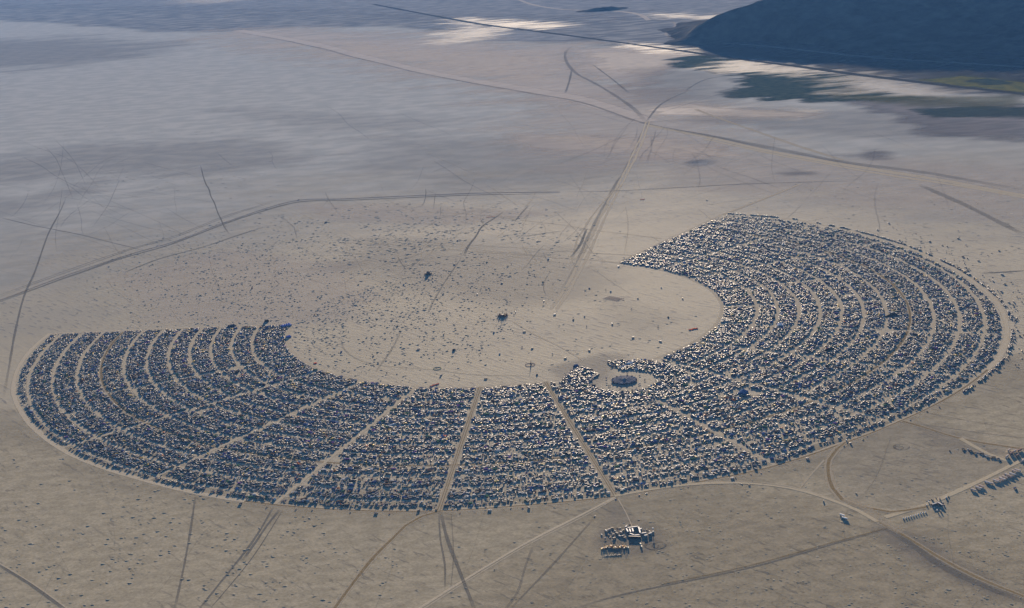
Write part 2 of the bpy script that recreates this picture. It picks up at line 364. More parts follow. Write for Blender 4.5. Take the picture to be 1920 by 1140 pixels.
patch('dark_thicket', [(1815, 152), (1850, 148), (1870, 152), (1900, 158), (1850, 158)], M_DGREEN, 60, .9)
patch('gravelly_flat', [(1720, 206), (1800, 200), (1960, 202), (1960, 220), (1760, 218)], M_DGREEN, 80, .75)
patch('dry_grass_flat', [(1570, 178), (1750, 182), (1900, 180), (1900, 200), (1700, 198)], M_YEL, 120, .45)
for (u, v, a, b_, o) in ((1311, 305, 16, 5, 1), (1640, 290, 26, 8, .8), (1490, 325, 40, 3, .8), (1590, 292, 40, 3, .5)):
    pts = [(u+a*math.cos(k*math.pi/6), v+b_*math.sin(k*math.pi/6)) for k in range(12)]
    patch('dark_oval', pts, M_SHADE_DARK if o < 1 else M_SAGE, 90, o*.8, 60)  # soft-edged dark oval laid on the ground
# dark trodden ground inside the ring and at the crossings
patch('trodden_ground', [(700, 455), (1030, 475), (1140, 500), (1080, 560), (950, 575), (790, 545), (640, 500)], M_SHADE_DARK, 224, 0.18)
patch('trodden_ground', [(1040, 690), (1130, 660), (1180, 665), (1140, 690), (1120, 740), (1240, 735), (1250, 700), (1290, 690), (1200, 750), (1090, 745)], M_SHADE_DARK, 42, 0.21)
patch('trodden_ground', [(1125, 990), (1230, 985), (1250, 1030), (1180, 1045), (1110, 1030)], M_SHADE_DARK, 30, 0.23)
patch('trodden_ground', [(1150, 935), (1120, 985), (1215, 985)], M_SHADE_DARK, 35, 0.19)
patch('trodden_ground', [(1720, 795), (1810, 820), (1880, 850), (1780, 850)], M_SHADE_DARK, 42, 0.14)
patch('trodden_ground', [(1110, 560), (1190, 560), (1260, 600), (1200, 630)], M_SHADE_DARK, 84, 0.08)

# ------------------------------------------------------------------ roads and wheel tracks
M_TDARK = soft_material('dark_track', (.19, .18, .155), (.25, .235, .19), nscale=.02, namp=.75)
M_TLIGHT = soft_material('pale_track', (.64, .55, .39), (.54, .465, .33), nscale=.03, namp=.6)
M_TBROWN = soft_material('watered_road', (.235, .175, .085), (.31, .24, .135), nscale=.03, namp=.25)
M_ROAD = soft_material('dust_road', (.62, .53, .36), (.54, .46, .31), nscale=.03, namp=.25)
def catmull(P, step):
    out = []
    n = len(P)
    for i in range(n-1):
        p0 = P[max(i-1, 0)]; p1 = P[i]; p2 = P[i+1]; p3 = P[min(i+2, n-1)]
        L = math.hypot(p2[0]-p1[0], p2[1]-p1[1]); k = max(1, int(L/step))
        for j in range(k):
            t = j/k
            out.append(tuple(.5*((2*p1[c])+(-p0[c]+p2[c])*t+(2*p0[c]-5*p1[c]+4*p2[c]-p3[c])*t*t+(-p0[c]+3*p1[c]-3*p2[c]+p3[c])*t**3) for c in (0, 1)))
    out.append(tuple(P[-1])); return out
def strip(name, P, width, mt, op=1.0, taper=False, lines=None, step=40, smooth=True, wob=0):
    """soft-edged sheet following the path; lines = offsets of parallel ruts in one mesh"""
    if mt is M_TBROWN and width > 7:
        strip(name, P, width*1.5, M_TLIGHT, .55, taper, None, step, smooth, wob); width *= .62
    P = catmull(P, step) if smooth else P
    if mt is M_TDARK: width *= .75; taper = True
    P = np.array(P); T = np.gradient(P, axis=0); T /= np.linalg.norm(T, axis=1)[:, None]+1e-9
    Nn = np.stack([-T[:, 1], T[:, 0]], 1); V = []; F = []; C = []; O = []
    s = np.arange(len(P))
    for off in (lines or [0]):
        b = len(V); z = nextz() if off == (lines or [0])[0] else LAYER[0]
        wv = 1+(vnoise(s*.37, s*0+off, 3)-.5)*.5
        wb = (vnoise(s*.21, s*0+off+9, 8)-.5)*2*wob
        for i in range(len(P)):
            for q, c in ((-1, 0), (-.5, 1), (.5, 1), (1, 0)):
                xy = P[i]+Nn[i]*(off+wb[i]+q*width*.62*wv[i]); V.append((xy[0], xy[1], z)); C.append(c)
                t = i/(len(P)-1)
                O.append(op*(min(1, 6*t, 6*(1-t)) if taper else 1))
        for i in range(len(P)-1):
            for j in range(3):
                a = b+i*4+j; F.append((a, a+1, a+5, a+4))
    me = bpy.data.meshes.new(name); me.from_pydata(V, [], F); add_attr(me, 'cov', C); add_attr(me, 'op', O)
    me.materials.append(mt)
    return tag(link(name, me), kind='structure')
def tr(pts, width, mt, op=1, **k):
    return strip(k.pop('name', 'track'), [G(*p) for p in pts], width, mt, op, **k)
# ------------------------------------------------------------------ streets of the camp
RING = [762, 882, 951.6, 1022.5, 1093.5, 1164.1, 1235.9, 1310.8, 1386, 1461.5, 1541, 1618]
LC = np.array([2.0, 2.42, 2.53, 2.92, 3.41, 3.81, 4.11, 4.45, 4.77, 4.96, 5.47, 5.75, 6.03, 6.28, 6.51, 6.76, 7.0, 7.29, 7.5, 7.9, 8.08, 8.36, 8.71, 8.99, 9.23, 9.54, 9.78, 10.0])
LR = np.array([1652, 1690, 1679, 1667, 1655, 1661, 1677, 1686, 1692, 1682, 1663, 1662, 1676, 1668, 1675, 1671, 1679, 1675, 1669, 1657, 1650, 1655, 1650, 1654, 1662, 1668, 1670, 1667])
def Rout(c): return float(np.interp(c, LC, LR))
def arc(r, c0, c1, st=.06):
    n = int((c1-c0)/st)+2
    return [clk(c, r(c) if callable(r) else r) for c in np.linspace(c0, c1, n)]
CCX, CCY = 5.0, -868.0
strip('ring_road', arc(lambda c: Rout(c)+2, 2.0, 10.0), 17, M_TLIGHT, .95, smooth=False)
strip('ring_road', arc(lambda c: Rout(c)+4, 4.9, 7.6), 9, M_TBROWN, .8, smooth=False)
for k, r in enumerate(RING):
    c0, c1 = 2.03, 9.97
    segs = [(c0, 5.55), (6.47, c1)] if k == 0 else ([(c0, 5.6), (6.4, c1)] if k < 3 else [(c0, c1)])
    for a, b_ in segs:
        strip('ring_street', arc(r, a, b_), 11.5, M_TLIGHT if k != 8 else M_TBROWN, .85, smooth=False)
for c in np.arange(2, 10.01, .5):
    if c in (9.5,): continue
    r0 = 762 if c != 6 else 1080
    main = c in (6.5, 7.0)
    strip('avenue', [clk(c, r) for r in np.linspace(r0, Rout(c), 14)], 13 if main else 12, M_TBROWN if main else M_TLIGHT, .9, smooth=False)
    if main:
        strip('avenue', [clk(c, r) for r in np.linspace(r0, Rout(c), 14)], 4, M_TLIGHT, .7, smooth=False)

# ------------------------------------------------------------------ tracks across the plain
H1 = [(440, 60), (560, 81), (680, 111), (800, 140), (900, 158), (1000, 175), (1090, 192), (1210, 231), (1320, 252), (1450, 280), (1560, 300), (1660, 318), (1790, 338), (1930, 364)]
tr([(x+6, y-3) for x, y in H1[:8]], 150, M_PALE, .8, step=150)
tr(H1, 36, M_TDARK, .38, step=150, name='desert_track', wob=10)
tr([(x, y+4) for x, y in H1[7:]], 46, M_TLIGHT, .8, step=100, wob=10)
tr([(x, y+9) for x, y in H1[8:]], 26, M_TLIGHT, .8, step=100, wob=6)
tr([(1230, 238), (1330, 255), (1450, 276), (1600, 306), (1760, 328), (1930, 356)], 60, M_TDARK, .3, step=100, wob=14)
tr([(1075, 85), (1061, 97), (1062, 115), (1080, 137), (1115, 156), (1150, 177), (1190, 205), (1212, 231)], 34, M_TDARK, .4, step=80, name='desert_track')
tr([(1072, 130), (1068, 150), (1060, 175)], 22, M_TDARK, .5, step=80)
tr([(1110, 120), (1150, 150), (1180, 175)], 18, M_TDARK, .5, step=80)
tr([(1214, 228), (1195, 270), (1175, 310), (1152, 352), (1120, 410), (1097, 460), (1072, 510), (1048, 552)], 18, M_TDARK, .35, wob=5, name='desert_track')
tr([(1216, 228), (1200, 270), (1182, 310), (1160, 352), (1130, 410), (1106, 460), (1080, 515), (1058, 552), (1040, 580)], 12, M_TLIGHT, .9, lines=[-14, 8], wob=4)
tr([(1150, 356), (1115, 400), (1085, 445), (1070, 495)], 9, M_TLIGHT, .8, wob=3)
tr([(1098, 428), (1090, 452), (1082, 470), (1070, 484)], 16, M_TDARK, .65, wob=6)
tr([(960, -6), (1000, 9), (1060, 18), (1140, 20), (1185, 24), (1205, 30), (1216, 38)], 55, M_PALE, .7, step=200, name='road')
tr([(1262, 41), (1266, 48), (1250, 60), (1252, 68), (1290, 74), (1350, 80), (1450, 88), (1600, 104), (1700, 112), (1930, 126)], 30, M_PALE, .4, step=150, name='road')
tr([(700, 8), (800, 27), (900, 45), (1000, 58), (1100, 71), (1180, 82), (1290, 97), (1380, 110), (1500, 125), (1600, 139), (1700, 151), (1800, 163), (1930, 177)], 60, M_RAIL, .9, step=200, name='railway_bank')
tr([(1285, 170), (1320, 150), (1370, 140)], 20, M_TDARK, .5, step=80)
tr([(1212, 228), (1240, 195), (1290, 170)], 20, M_TDARK, .5, step=80)
tr([(1305, 205), (1330, 215), (1400, 240), (1500, 275), (1580, 300)], 26, M_TLIGHT, .55, step=80)
LFT = [(124, 370), (112, 398), (90, 440), (66, 508), (45, 556), (28, 625), (15, 700), (6, 745)]
tr(LFT, 11, M_TDARK, .55, name='desert_track')
tr([(375, 310), (385, 340), (398, 372), (415, 415), (432, 440)], 9, M_TDARK, .7, wob=3)
tr([(0, 408), (60, 422), (150, 440), (270, 470)], 9, M_TDARK, .8, wob=2)
FEN = [(-60, 580), (0, 563), (120, 518), (240, 478), (330, 452), (430, 414), (550, 377), (640, 373), (750, 368), (900, 362), (1050, 360)]
tr([(x, y+3) for x, y in FEN], 24, M_TDARK, .85, name='fence_shadow_drift', wob=6)  # dark band paints the fence's shadow along its drift
tr([(0, 556), (120, 512), (240, 470), (330, 444), (430, 405), (530, 374)], 8, M_TDARK, .7, wob=3, lines=[0, 22])
tr(FEN[-1:]+[(1150, 358), (1300, 350), (1450, 343), (1600, 340)], 22, M_TDARK, .45, wob=4)
tr([(230, 513), (300, 485), (380, 463), (440, 443), (500, 425)], 15, M_TDARK, .85, wob=4)
tr([(640, 455), (700, 457), (800, 463), (900, 472), (1030, 482), (1130, 490), (1190, 498)], 11, M_TLIGHT, .65, wob=5)
tr([(700, 448), (900, 460), (1060, 471), (1200, 480)], 9, M_TLIGHT, .5, wob=5)
tr([(780, 398), (900, 403), (1000, 415), (1120, 432), (1240, 448)], 10, M_TLIGHT, .45, wob=6)
tr([(942, 396), (925, 409), (905, 423), (897, 440), (884, 458), (868, 480)], 13, M_TDARK, .7, wob=9)
tr([(1060, 432), (1020, 437), (990, 442), (960, 441)], 9, M_TDARK, .8, wob=6)
tr([(990, 385), (975, 402), (965, 415)], 9, M_TDARK, .5, wob=5)
tr([(822, 462), (795, 482), (745, 515)], 8, M_TLIGHT, .6, wob=2)
tr([(865, 482), (840, 520), (800, 590)], 9, M_TDARK, .35, wob=3)
tr([(962, 604), (1000, 626), (1050, 650), (1095, 676)], 7, M_TLIGHT, .9, wob=2, name='promenade')
tr([(645, 630), (640, 645), (655, 665), (700, 683), (800, 692), (900, 703), (1020, 706)], 9, M_TDARK, .25, wob=3)
tr([(748, 620), (738, 645), (722, 672), (705, 700)], 11, M_TDARK, .25, wob=7)
for pts, wd, mt, op in (
    ([(1152, 932), (1090, 965), (1000, 1011), (900, 1070), (780, 1145)], 9, M_TLIGHT, .95),
    ([(1152, 935), (1092, 969), (1002, 1015), (902, 1074), (790, 1145)], 5, M_TLIGHT, .8),
    ([(825, 958), (790, 968), (760, 985), (735, 1010), (700, 1045), (665, 1090), (625, 1145)], 12, M_TBROWN, 1),
    ([(825, 958), (838, 1010), (860, 1065), (892, 1145)], 12, M_TDARK, .55),
    ([(822, 960), (825, 1010), (834, 1060), (835, 1105)], 6, M_TDARK, .5),
    ([(845, 960), (850, 1040), (846, 1105)], 4, M_TDARK, .3),
    ([(512, 950), (470, 1020), (372, 1145)], 8, M_TDARK, .85),
    ([(530, 955), (470, 1050), (392, 1145)], 4, M_TDARK, .7),
    ([(524, 955), (500, 985), (480, 1015), (455, 1050)], 9, M_TDARK, .8),
    ([(366, 928), (350, 1040), (328, 1145)], 8, M_TDARK, .5),
    ([(-10, 1055), (60, 1098), (125, 1145)], 12, M_TDARK, .6),
    ([(-10, 1052), (60, 1094), (128, 1142)], 4, M_TLIGHT, .8),
    ([(1640, 975), (1700, 1008), (1760, 1045), (1830, 1082), (1930, 1122)], 11, M_TBROWN, 1),
    ([(1650, 985), (1700, 1015), (1760, 1058), (1830, 1092), (1930, 1132)], 26, M_TDARK, .45),
    ([(1692, 790), (1740, 804), (1790, 820), (1850, 832), (1930, 843)], 13, M_TBROWN, .95),
    ([(1800, 822), (1850, 850), (1900, 868)], 14, M_ROAD, .9),
    ([(1660, 970), (1740, 945), (1830, 905), (1900, 870), (1930, 856)], 16, M_ROAD, .95),
    ([(1663, 992), (1560, 1020), (1400, 1066), (1180, 1112), (1080, 1140)], 9, M_TDARK, .6),
    ([(1663, 990), (1560, 1017), (1400, 1062), (1240, 1096)], 5, M_TBROWN, .5),
    ([(1545, 862), (1520, 890), (1498, 917)], 6, M_TLIGHT, .7),
    ([(1158, 936), (1172, 960), (1185, 988)], 3, M_TLIGHT, .9),
    ([(1114, 970), (1070, 1020), (1030, 1065), (955, 1145)], 8, M_TDARK, .4),
    ([(1000, 1020), (985, 1060), (970, 1110), (945, 1145)], 8, M_TDARK, .3),
    ([(1838, 512), (1870, 511), (1930, 507)], 20, M_TDARK, .85),
    ([(1835, 705), (1880, 697), (1930, 690)], 7, M_TLIGHT, .5),
    ([(1670, 790), (1760, 800), (1840, 812), (1930, 822)], 5, M_TDARK, .4),
    ([(1720, 770), (1820, 790), (1930, 808)], 4, M_TDARK, .35),
    ([(1500, 345), (1440, 370), (1358, 402)], 18, M_TLIGHT, .7),
    ([(1920, 440), (1800, 380), (1720, 345)], 40, M_TDARK, .35),
    ([(1672, 812), (1640, 900), (1600, 945)], 5, M_TDARK, .15),
    ([(560, 910), (480, 945), (300, 905)], 5, M_TDARK, .01)):
    tr(pts, wd, mt, op, wob=1.5)
# double road by the lower-right bend and the gate loop
tr([(1152, 930), (1220, 918), (1290, 909), (1380, 905), (1480, 915), (1560, 938), (1610, 958), (1645, 978)], 12, M_ROAD, .95, name='road')
tr([(1290, 907), (1380, 902), (1480, 912), (1560, 935)], 3.5, M_TLIGHT, .8)
tr([(1590, 828), (1570, 842), (1555, 862), (1553, 885), (1562, 915), (1580, 938), (1612, 950), (1670, 960), (1700, 957), (1740, 950)], 15, M_TBROWN, 1, name='road')
tr([(1590, 828), (1573, 843), (1559, 862), (1557, 885), (1566, 915), (1584, 936)], 4, M_TLIGHT, .6)
tr([(1584, 935), (1620, 950), (1660, 980), (1690, 998)], 26, M_TLIGHT, .4)
tr([(1690, 975), (1730, 975), (1760, 990), (1740, 1005), (1700, 990)], 40, M_TLIGHT, .2)
for (u, v, r0) in ((1690, 838, 20), (1686, 839, 11), (1228, 1022, 24), (1222, 1024, 15), (1236, 1022, 16)):
    x, y = G(u, v); strip('track', [(x+r0*math.cos(a*.42), y+r0*math.sin(a*.42)) for a in range(16)], 5, M_TDARK, .6, step=8)
# webs of faint single tracks round a few hubs
def web(u, v, n, spread, length, op, wd, mt=None, seed=0, aspect=.3):
    q = random.Random(seed)
    for k in range(n):
        a = q.uniform(0, 2*math.pi); L = length*q.uniform(.4, 1.2)
        x, y = u+q.gauss(0, spread), v+q.gauss(0, spread*aspect)
        pts = [(x, y)]
        for s in range(4):
            a += q.gauss(0, .12); x += math.cos(a)*L/4; y += math.sin(a)*L/4*aspect*1.3
            if y < 60: break
            pts.append((x, y))
        if len(pts) > 2:
            tr(pts, wd*q.uniform(.7, 1.3), mt or M_TDARK, op*q.uniform(.5, 1), taper=True, step=80)
web(130, 360, 31, 67, 288, 0.27, 6, seed=1)
web(200, 440, 33, 202, 234, 0.27, 4, seed=2)
web(430, 370, 15, 142, 180, 0.24, 5, seed=3)
web(1212, 232, 15, 37, 234, 0.27, 11, seed=4)
web(1100, 330, 28, 202, 216, 0.24, 7, seed=5)
web(1311, 306, 13, 28, 144, 0.29, 8, seed=6)
web(1200, 400, 18, 112, 162, 0.27, 5, seed=7)
web(1000, 330, 13, 157, 216, 0.27, 6, M_TLIGHT, seed=8)
web(1150, 390, 15, 112, 216, 0.32, 5, M_TLIGHT, seed=9)
web(1600, 340, 13, 157, 234, 0.24, 8, seed=10)
web(150, 990, 13, 247, 450, 0.15, 3, seed=11, aspect=.5)
web(620, 1040, 13, 247, 378, 0.15, 3, seed=12, aspect=.5)
web(1080, 1060, 18, 202, 378, 0.15, 3, seed=13, aspect=.5)
web(1600, 1000, 18, 247, 378, 0.15, 3, seed=14, aspect=.5)
web(700, 500, 18, 232, 144, 0.27, 3, M_TLIGHT, seed=15)
web(900, 440, 18, 202, 144, 0.27, 3, M_TDARK, seed=16)
web(1000, 650, 15, 292, 144, 0.15, 3, M_TDARK, seed=17)
web(760, 500, 26, 160, 170, .5, 3, M_TLIGHT, seed=21)
web(560, 560, 22, 140, 150, .5, 3, M_TLIGHT, seed=22)
web(1050, 450, 20, 110, 160, .5, 4, M_TLIGHT, seed=23)
web(820, 420, 24, 140, 120, .55, 5, seed=24)
web(1750, 800, 10, 157, 270, 0.18, 3, seed=18)

# perimeter fence: posts with an orange-red mesh
M_FENCE = simple('fence_mesh', (.25, .12, .07), .8)
P = catmull([G(*q) for q in FEN], 25); V = []; F = []
for (x, y) in P: V += [(x, y, .3), (x, y, 1.4)]
for i in range(len(P)-1): F.append((2*i, 2*i+2, 2*i+3, 2*i+1))
for (x, y) in P:
    b = len(V); V += [(x-.1, y-.1, 0), (x+.1, y-.1, 0), (x, y+.1, 0), (x, y, 1.6)]; F += [(b, b+1, b+3), (b+1, b+2, b+3), (b+2, b, b+3)]
me = bpy.data.meshes.new('perimeter_fence'); me.from_pydata(V, [], F); me.materials.append(M_FENCE)
tag(link('perimeter_fence', me), 'long low fence with a shadow-dark drift along the far left rim of the open plain', 'fence')

# ------------------------------------------------------------------ little mesh kit
LOW = [False]
class K:
    """collects faces with a colour each; colour None = body colour of the copy"""
    def __init__(s): s.v = []; s.f = []; s.c = []
    def face(s, pts, c=None):
        b = len(s.v); s.v += [tuple(p) for p in pts]; s.f.append(list(range(b, b+len(pts)))); s.c.append(c)
    def box(s, x0, x1, y0, y1, z0, z1, c=None, top=None, ins=0.0):
        b = len(s.v)
        s.v += [(x0, y0, z0), (x1, y0, z0), (x1, y1, z0), (x0, y1, z0), (x0+ins, y0+ins, z1), (x1-ins, y0+ins, z1), (x1-ins, y1-ins, z1), (x0+ins, y1-ins, z1)]
        for i, f in enumerate(((0, 1, 5, 4), (1, 2, 6, 5), (2, 3, 7, 6), (3, 0, 4, 7), (4, 5, 6, 7))):
            s.f.append([b+j for j in f]); s.c.append(top if (i == 4 and top is not None) else c)
        return s
    def prof(s, P, y0, y1, c=None, cols=None, ins=None):
        """closed side profile in x,z swept across y; ins = per-point inset (tumblehome)"""
        n = len(P); b = len(s.v); ins = ins or [0]*n
        s.v += [(x, y0+i, z) for (x, z), i in zip(P, ins)]+[(x, y1-i, z) for (x, z), i in zip(P, ins)]
        s.f.append([b+i for i in range(n)]); s.c.append(c)
        s.f.append([b+n+i for i in reversed(range(n))]); s.c.append(c)
        for i in range(n):
            j = (i+1) % n; s.f.append([b+j, b+i, b+n+i, b+n+j]); s.c.append(cols[i] if cols else c)
        return s
    def wheel(s, x, y, r, w=.24, c=(.02, .02, .02), n=8):
        if LOW[0]:
            s.face([(x-r, y, 0), (x+r, y, 0), (x+r, y, 2*r), (x-r, y, 2*r)], c); return s
        P = [(x+r*math.cos(2*math.pi*k/n), r+r*math.sin(2*math.pi*k/n)) for k in range(n)]
        return s.prof(P, y-w/2, y+w/2, c)
    def cone(s, cx, cy, z0, r0, z1, r1, n=10, c=None, a0=0):
        b = len(s.v)
        for k in range(n):
            a = a0+2*math.pi*k/n; s.v.append((cx+r0*math.cos(a), cy+r0*math.sin(a), z0))
        if r1 <= 0:
            s.v.append((cx, cy, z1))
            for k in range(n): s.f.append([b+k, b+(k+1) % n, b+n]); s.c.append(c)
        else:
            for k in range(n):
                a = a0+2*math.pi*k/n; s.v.append((cx+r1*math.cos(a), cy+r1*math.sin(a), z1))
            for k in range(n): j = (k+1) % n; s.f.append([b+k, b+j, b+n+j, b+n+k]); s.c.append(c)
            s.f.append([b+n+k for k in range(n)]); s.c.append(c)
        return s
    def pole(s, x, y, z0, z1, r=.06, c=(.3, .3, .3)):
        if LOW[0]:
            s.face([(x-r, y, z0), (x+r, y, z0), (x+r, y, z1), (x-r, y, z1)], c); return s
        return s.cone(x, y, z0, r, z1, r*.8, 4, c)
    def arr(s):
        return np.array(s.v, float), s.f, s.c
    def mesh(s, name, body, mt=None):
        me = bpy.data.meshes.new(name); me.from_pydata(s.v, [], s.f)
        a = me.attributes.new('col', 'FLOAT_COLOR', 'FACE')
        cc = np.array([(*(c if c is not None else body), 1) for c in s.c], np.float32)
        a.data.foreach_set('color', cc.ravel()); me.materials.append(mt or M_PAINT); return me
GL = (.02, .025, .03); BK = (.03, .03, .03); WH = (.78, .77, .74)

def k_car():
    k = K()
    k.prof([(-2.25, .35), (2.2, .35), (2.3, .75), (1.2, .98), (-1.95, 1.0), (-2.3, .85)], -.9, .9, None, ins=[0, 0, .08, .05, .05, .08])
    k.prof([(-1.75, .98), (1.25, .98), (.55, 1.46), (-1.1, 1.48)], -.82, .82, GL, cols=[None, GL, None, GL], ins=[0, 0, .16, .16])
    for x in (-1.4, 1.4):
        for y in (-.82, .82): k.wheel(x, y, .33, n=6)
    return k
def k_pickup():
    k = K()
    k.prof([(-2.7, .5), (2.7, .5), (2.75, 1.0), (1.5, 1.15), (-.2, 1.15), (-.2, .7), (-2.6, .7), (-2.6, 1.1), (-2.7, 1.1)], -.95, .95, None)
    k.prof([(-.2, 1.14), (1.5, 1.14), (.95, 1.78), (-.1, 1.8)], -.86, .86, GL, cols=[None, GL, None, GL], ins=[0, 0, .12, .12])
    for x in (-1.7, 1.75):
        for y in (-.86, .86): k.wheel(x, y, .4, n=6)
    return k
def k_van():
    k = K()
    k.prof([(-2.7, .45), (2.65, .45), (2.75, 1.05), (1.95, 1.3), (1.35, 2.15), (-2.6, 2.2), (-2.72, 1.9)], -1.0, 1.0, None, cols=[BK, None, None, GL, None, None, None], ins=[0, 0, 0, .03, .12, .12, .1])
    k.face([(.3, -1.005, 1.35), (1.5, -1.005, 1.35), (1.2, -.97, 1.95), (.3, -.97, 1.95)], GL); k.face([(.3, 1.005, 1.35), (.3, .97, 1.95), (1.2, .97, 1.95), (1.5, 1.005, 1.35)], GL)
    for x in (-1.7, 1.75):
        for y in (-.9, .9): k.wheel(x, y, .36, n=6)
    return k
def k_motorhome(L=9.0):
    k = K(); h = L/2
    k.prof([(-h, .55), (h, .55), (h+.15, 1.2), (h-.15, 1.5), (h-.15, 3.15), (-h+.1, 3.2), (-h, 3.0)], -1.25, 1.25, None, cols=[BK, None, None, GL, None, None, None], ins=[0, 0, 0, 0, .1, .1, .05])
    k.box(-h+1.2, -h+2.2, -.45, .45, 3.19, 3.5, (.6, .6, .58)); k.box(h-3.2, h-2.3, -.4, .4, 3.19, 3.45, (.55, .55, .55))
    for s in (-1.262, 1.262):
        for x in (-h+1.3, -.6, 1.6): k.face([(x, s, 1.8), (x+1.2, s, 1.8), (x+1.2, s*.985, 2.5), (x, s*.985, 2.5)], GL)
        k.face([(-h+.1, s, 1.05), (h-.4, s, 1.05), (h-.4, s, 1.3), (-h+.1, s, 1.3)], (.28, .22, .2))
    for x in (-h+2.2, h-1.6):
        for y in (-1.05, 1.05): k.wheel(x, y, .45, .3, n=6)
    return k
def k_campervan():   # cab-over motorhome
    k = K()
    k.prof([(-3.6, .6), (3.4, .6), (3.5, 1.15), (2.7, 1.35), (2.25, 1.95), (3.0, 2.15), (2.9, 2.8), (2.2, 3.05), (-3.5, 3.05)], -1.15, 1.15, None, cols=[BK, None, None, GL, None, None, None, None, None], ins=[0, 0, .1, .1, .05, 0, .1, .08, .08])
    k.box(-1.6, -.7, -.4, .4, 3.04, 3.35, (.6, .6, .58))
    for s in (-1.16, 1.16): k.face([(-2.6, s, 1.7), (-.9, s, 1.7), (-.9, s, 2.3), (-2.6, s, 2.3)], GL)
    for x in (-2.1, 2.4):
        for y in (-1.0, 1.0): k.wheel(x, y, .4, .28, n=6)
    return k
def k_trailer():
    k = K()
    k.prof([(-3.5, .55), (3.2, .55), (3.6, 1.1), (3.5, 2.2), (3.0, 2.75), (-3.2, 2.8), (-3.55, 2.4)], -1.2, 1.2, None, ins=[0, 0, 0, 0, .12, .12, .05])
    k.box(-.5, .3, -.35, .35, 2.76, 3.05, (.6, .6, .58)); k.box(3.4, 4.6, -.06, .06, .5, .62, BK)
    for s in (-1.21, 1.21):
        for x in (-2.6, 1.0): k.face([(x, s, 1.5), (x+1.2, s, 1.5), (x+1.2, s, 2.1), (x, s, 2.1)], GL)
    for x in (-.5, .35):
        for y in (-1.1, 1.1): k.wheel(x, y, .35, .24, n=6)
    return k
def k_boxtruck():
    k = K()
    k.box(-4.0, 2.0, -1.25, 1.25, .95, 3.6, None)
    k.prof([(2.15, .5), (4.0, .5), (4.1, 1.3), (3.7, 1.5), (3.2, 2.4), (2.15, 2.45)], -1.1, 1.1, None, cols=[BK, None, None, GL, None, None], ins=[0, 0, 0, 0, .12, .12])
    k.box(-3.9, 2.1, -.5, .5, .6, .94, BK)
    for x in (-2.8, 3.2):
        for y in (-1.0, 1.0): k.wheel(x, y, .48, .35, n=6)
    return k
def k_bus():
    k = K()
    k.prof([(-5.5, .6), (4.4, .6), (4.4, 1.6), (4.3, 2.9), (3.9, 3.1), (-5.3, 3.1), (-5.5, 2.8)], -1.25, 1.25, None, cols=[BK, None, GL, None, None, None, None], ins=[0, 0, 0, .08, .3, .3, .1])
    k.prof([(4.4, .6), (5.8, .6), (5.7, 1.4), (4.4, 1.6)], -1.05, 1.05, None)
    for s in (-1.262, 1.262):
        for x in range(-5, 4, 1): k.face([(x, s, 1.8), (x+.8, s, 1.8), (x+.8, s*.98, 2.5), (x, s*.98, 2.5)], GL)
    for x in (-3.4, 4.8):
        for y in (-1.05, 1.05): k.wheel(x, y, .5, .3, n=6)
    return k
def k_tent():
    k = K(); n = 6 if LOW[0] else 8
    for (z0, r0, z1, r1) in ((0, 1.9, .9, 1.6), (.9, 1.6, 1.5, .95)): k.cone(0, 0, z0, r0, z1, r1, n, None)
    k.cone(0, 0, 1.5, .95, 1.75, 0, n, None)
    k.face([(1.9, -.5, 0), (1.9, .5, 0), (1.55, .2, 1.15), (1.55, -.2, 1.15)], BK)
    return k
def k_ridge():   # wall tent with a gable
    k = K()
    k.prof([(-2.4, 0), (2.4, 0), (2.5, 1.7), (0, 2.7), (-2.5, 1.7)], -2.2, 2.2, None)
    k.face([(-.6, -2.22, 0), (.6, -2.22, 0), (.6, -2.22, 1.6), (-.6, -2.22, 1.6)], BK)
    for x in (-3.2, 3.2):
        for y in (-2.0, 2.0): k.pole(x, y, 0, .35, .05)
    return k
def k_canopy():
    k = K()
    for x in (-2.2, 2.2):
        for y in (-2.2, 2.2): k.pole(x, y, 0, 2.3, .07)
    k.cone(0, 0, 2.05, 3.35, 2.35, 3.3, 4, None, math.pi/4); k.cone(0, 0, 2.35, 3.3, 3.3, 0, 4, None, math.pi/4)
    k.box(-.9, .9, -.5, .5, 0, .75, (.12, .1, .1)); k.box(-1.9, -1.2, .3, 1.5, 0, .5, (.1, .14, .2))
    return k
def k_shade():   # long flat shade cloth on poles, sagging between peaks
    k = K()
    for x in (-6, -2, 2, 6):
        for y in (-3.5, 3.5): k.pole(x, y, 0, 2.9 if abs(x) == 6 else 3.2, .07)
    xs = (-6.2, -4, -2, 0, 2, 4, 6.2); zs = (2.9, 2.8, 3.25, 3.0, 3.25, 2.8, 2.9)
    for i in range(6):
        for (ya, yb, da, db) in ((-3.7, 0, 0, .35), (0, 3.7, .35, 0)):
            k.face([(xs[i], ya, zs[i]+da), (xs[i+1], ya, zs[i+1]+da), (xs[i+1], yb, zs[i+1]+db), (xs[i], yb, zs[i]+db)])
    k.face([(-6, 3.6, 0), (6, 3.6, 0), (6, 3.6, 2.8), (-6, 3.6, 2.8)])
    k.box(-4, -2, -1, 1, 0, .8, (.13, .1, .09)); k.box(1, 3.5, -2, .4, 0, 1.1, (.1, .1, .14))
    return k
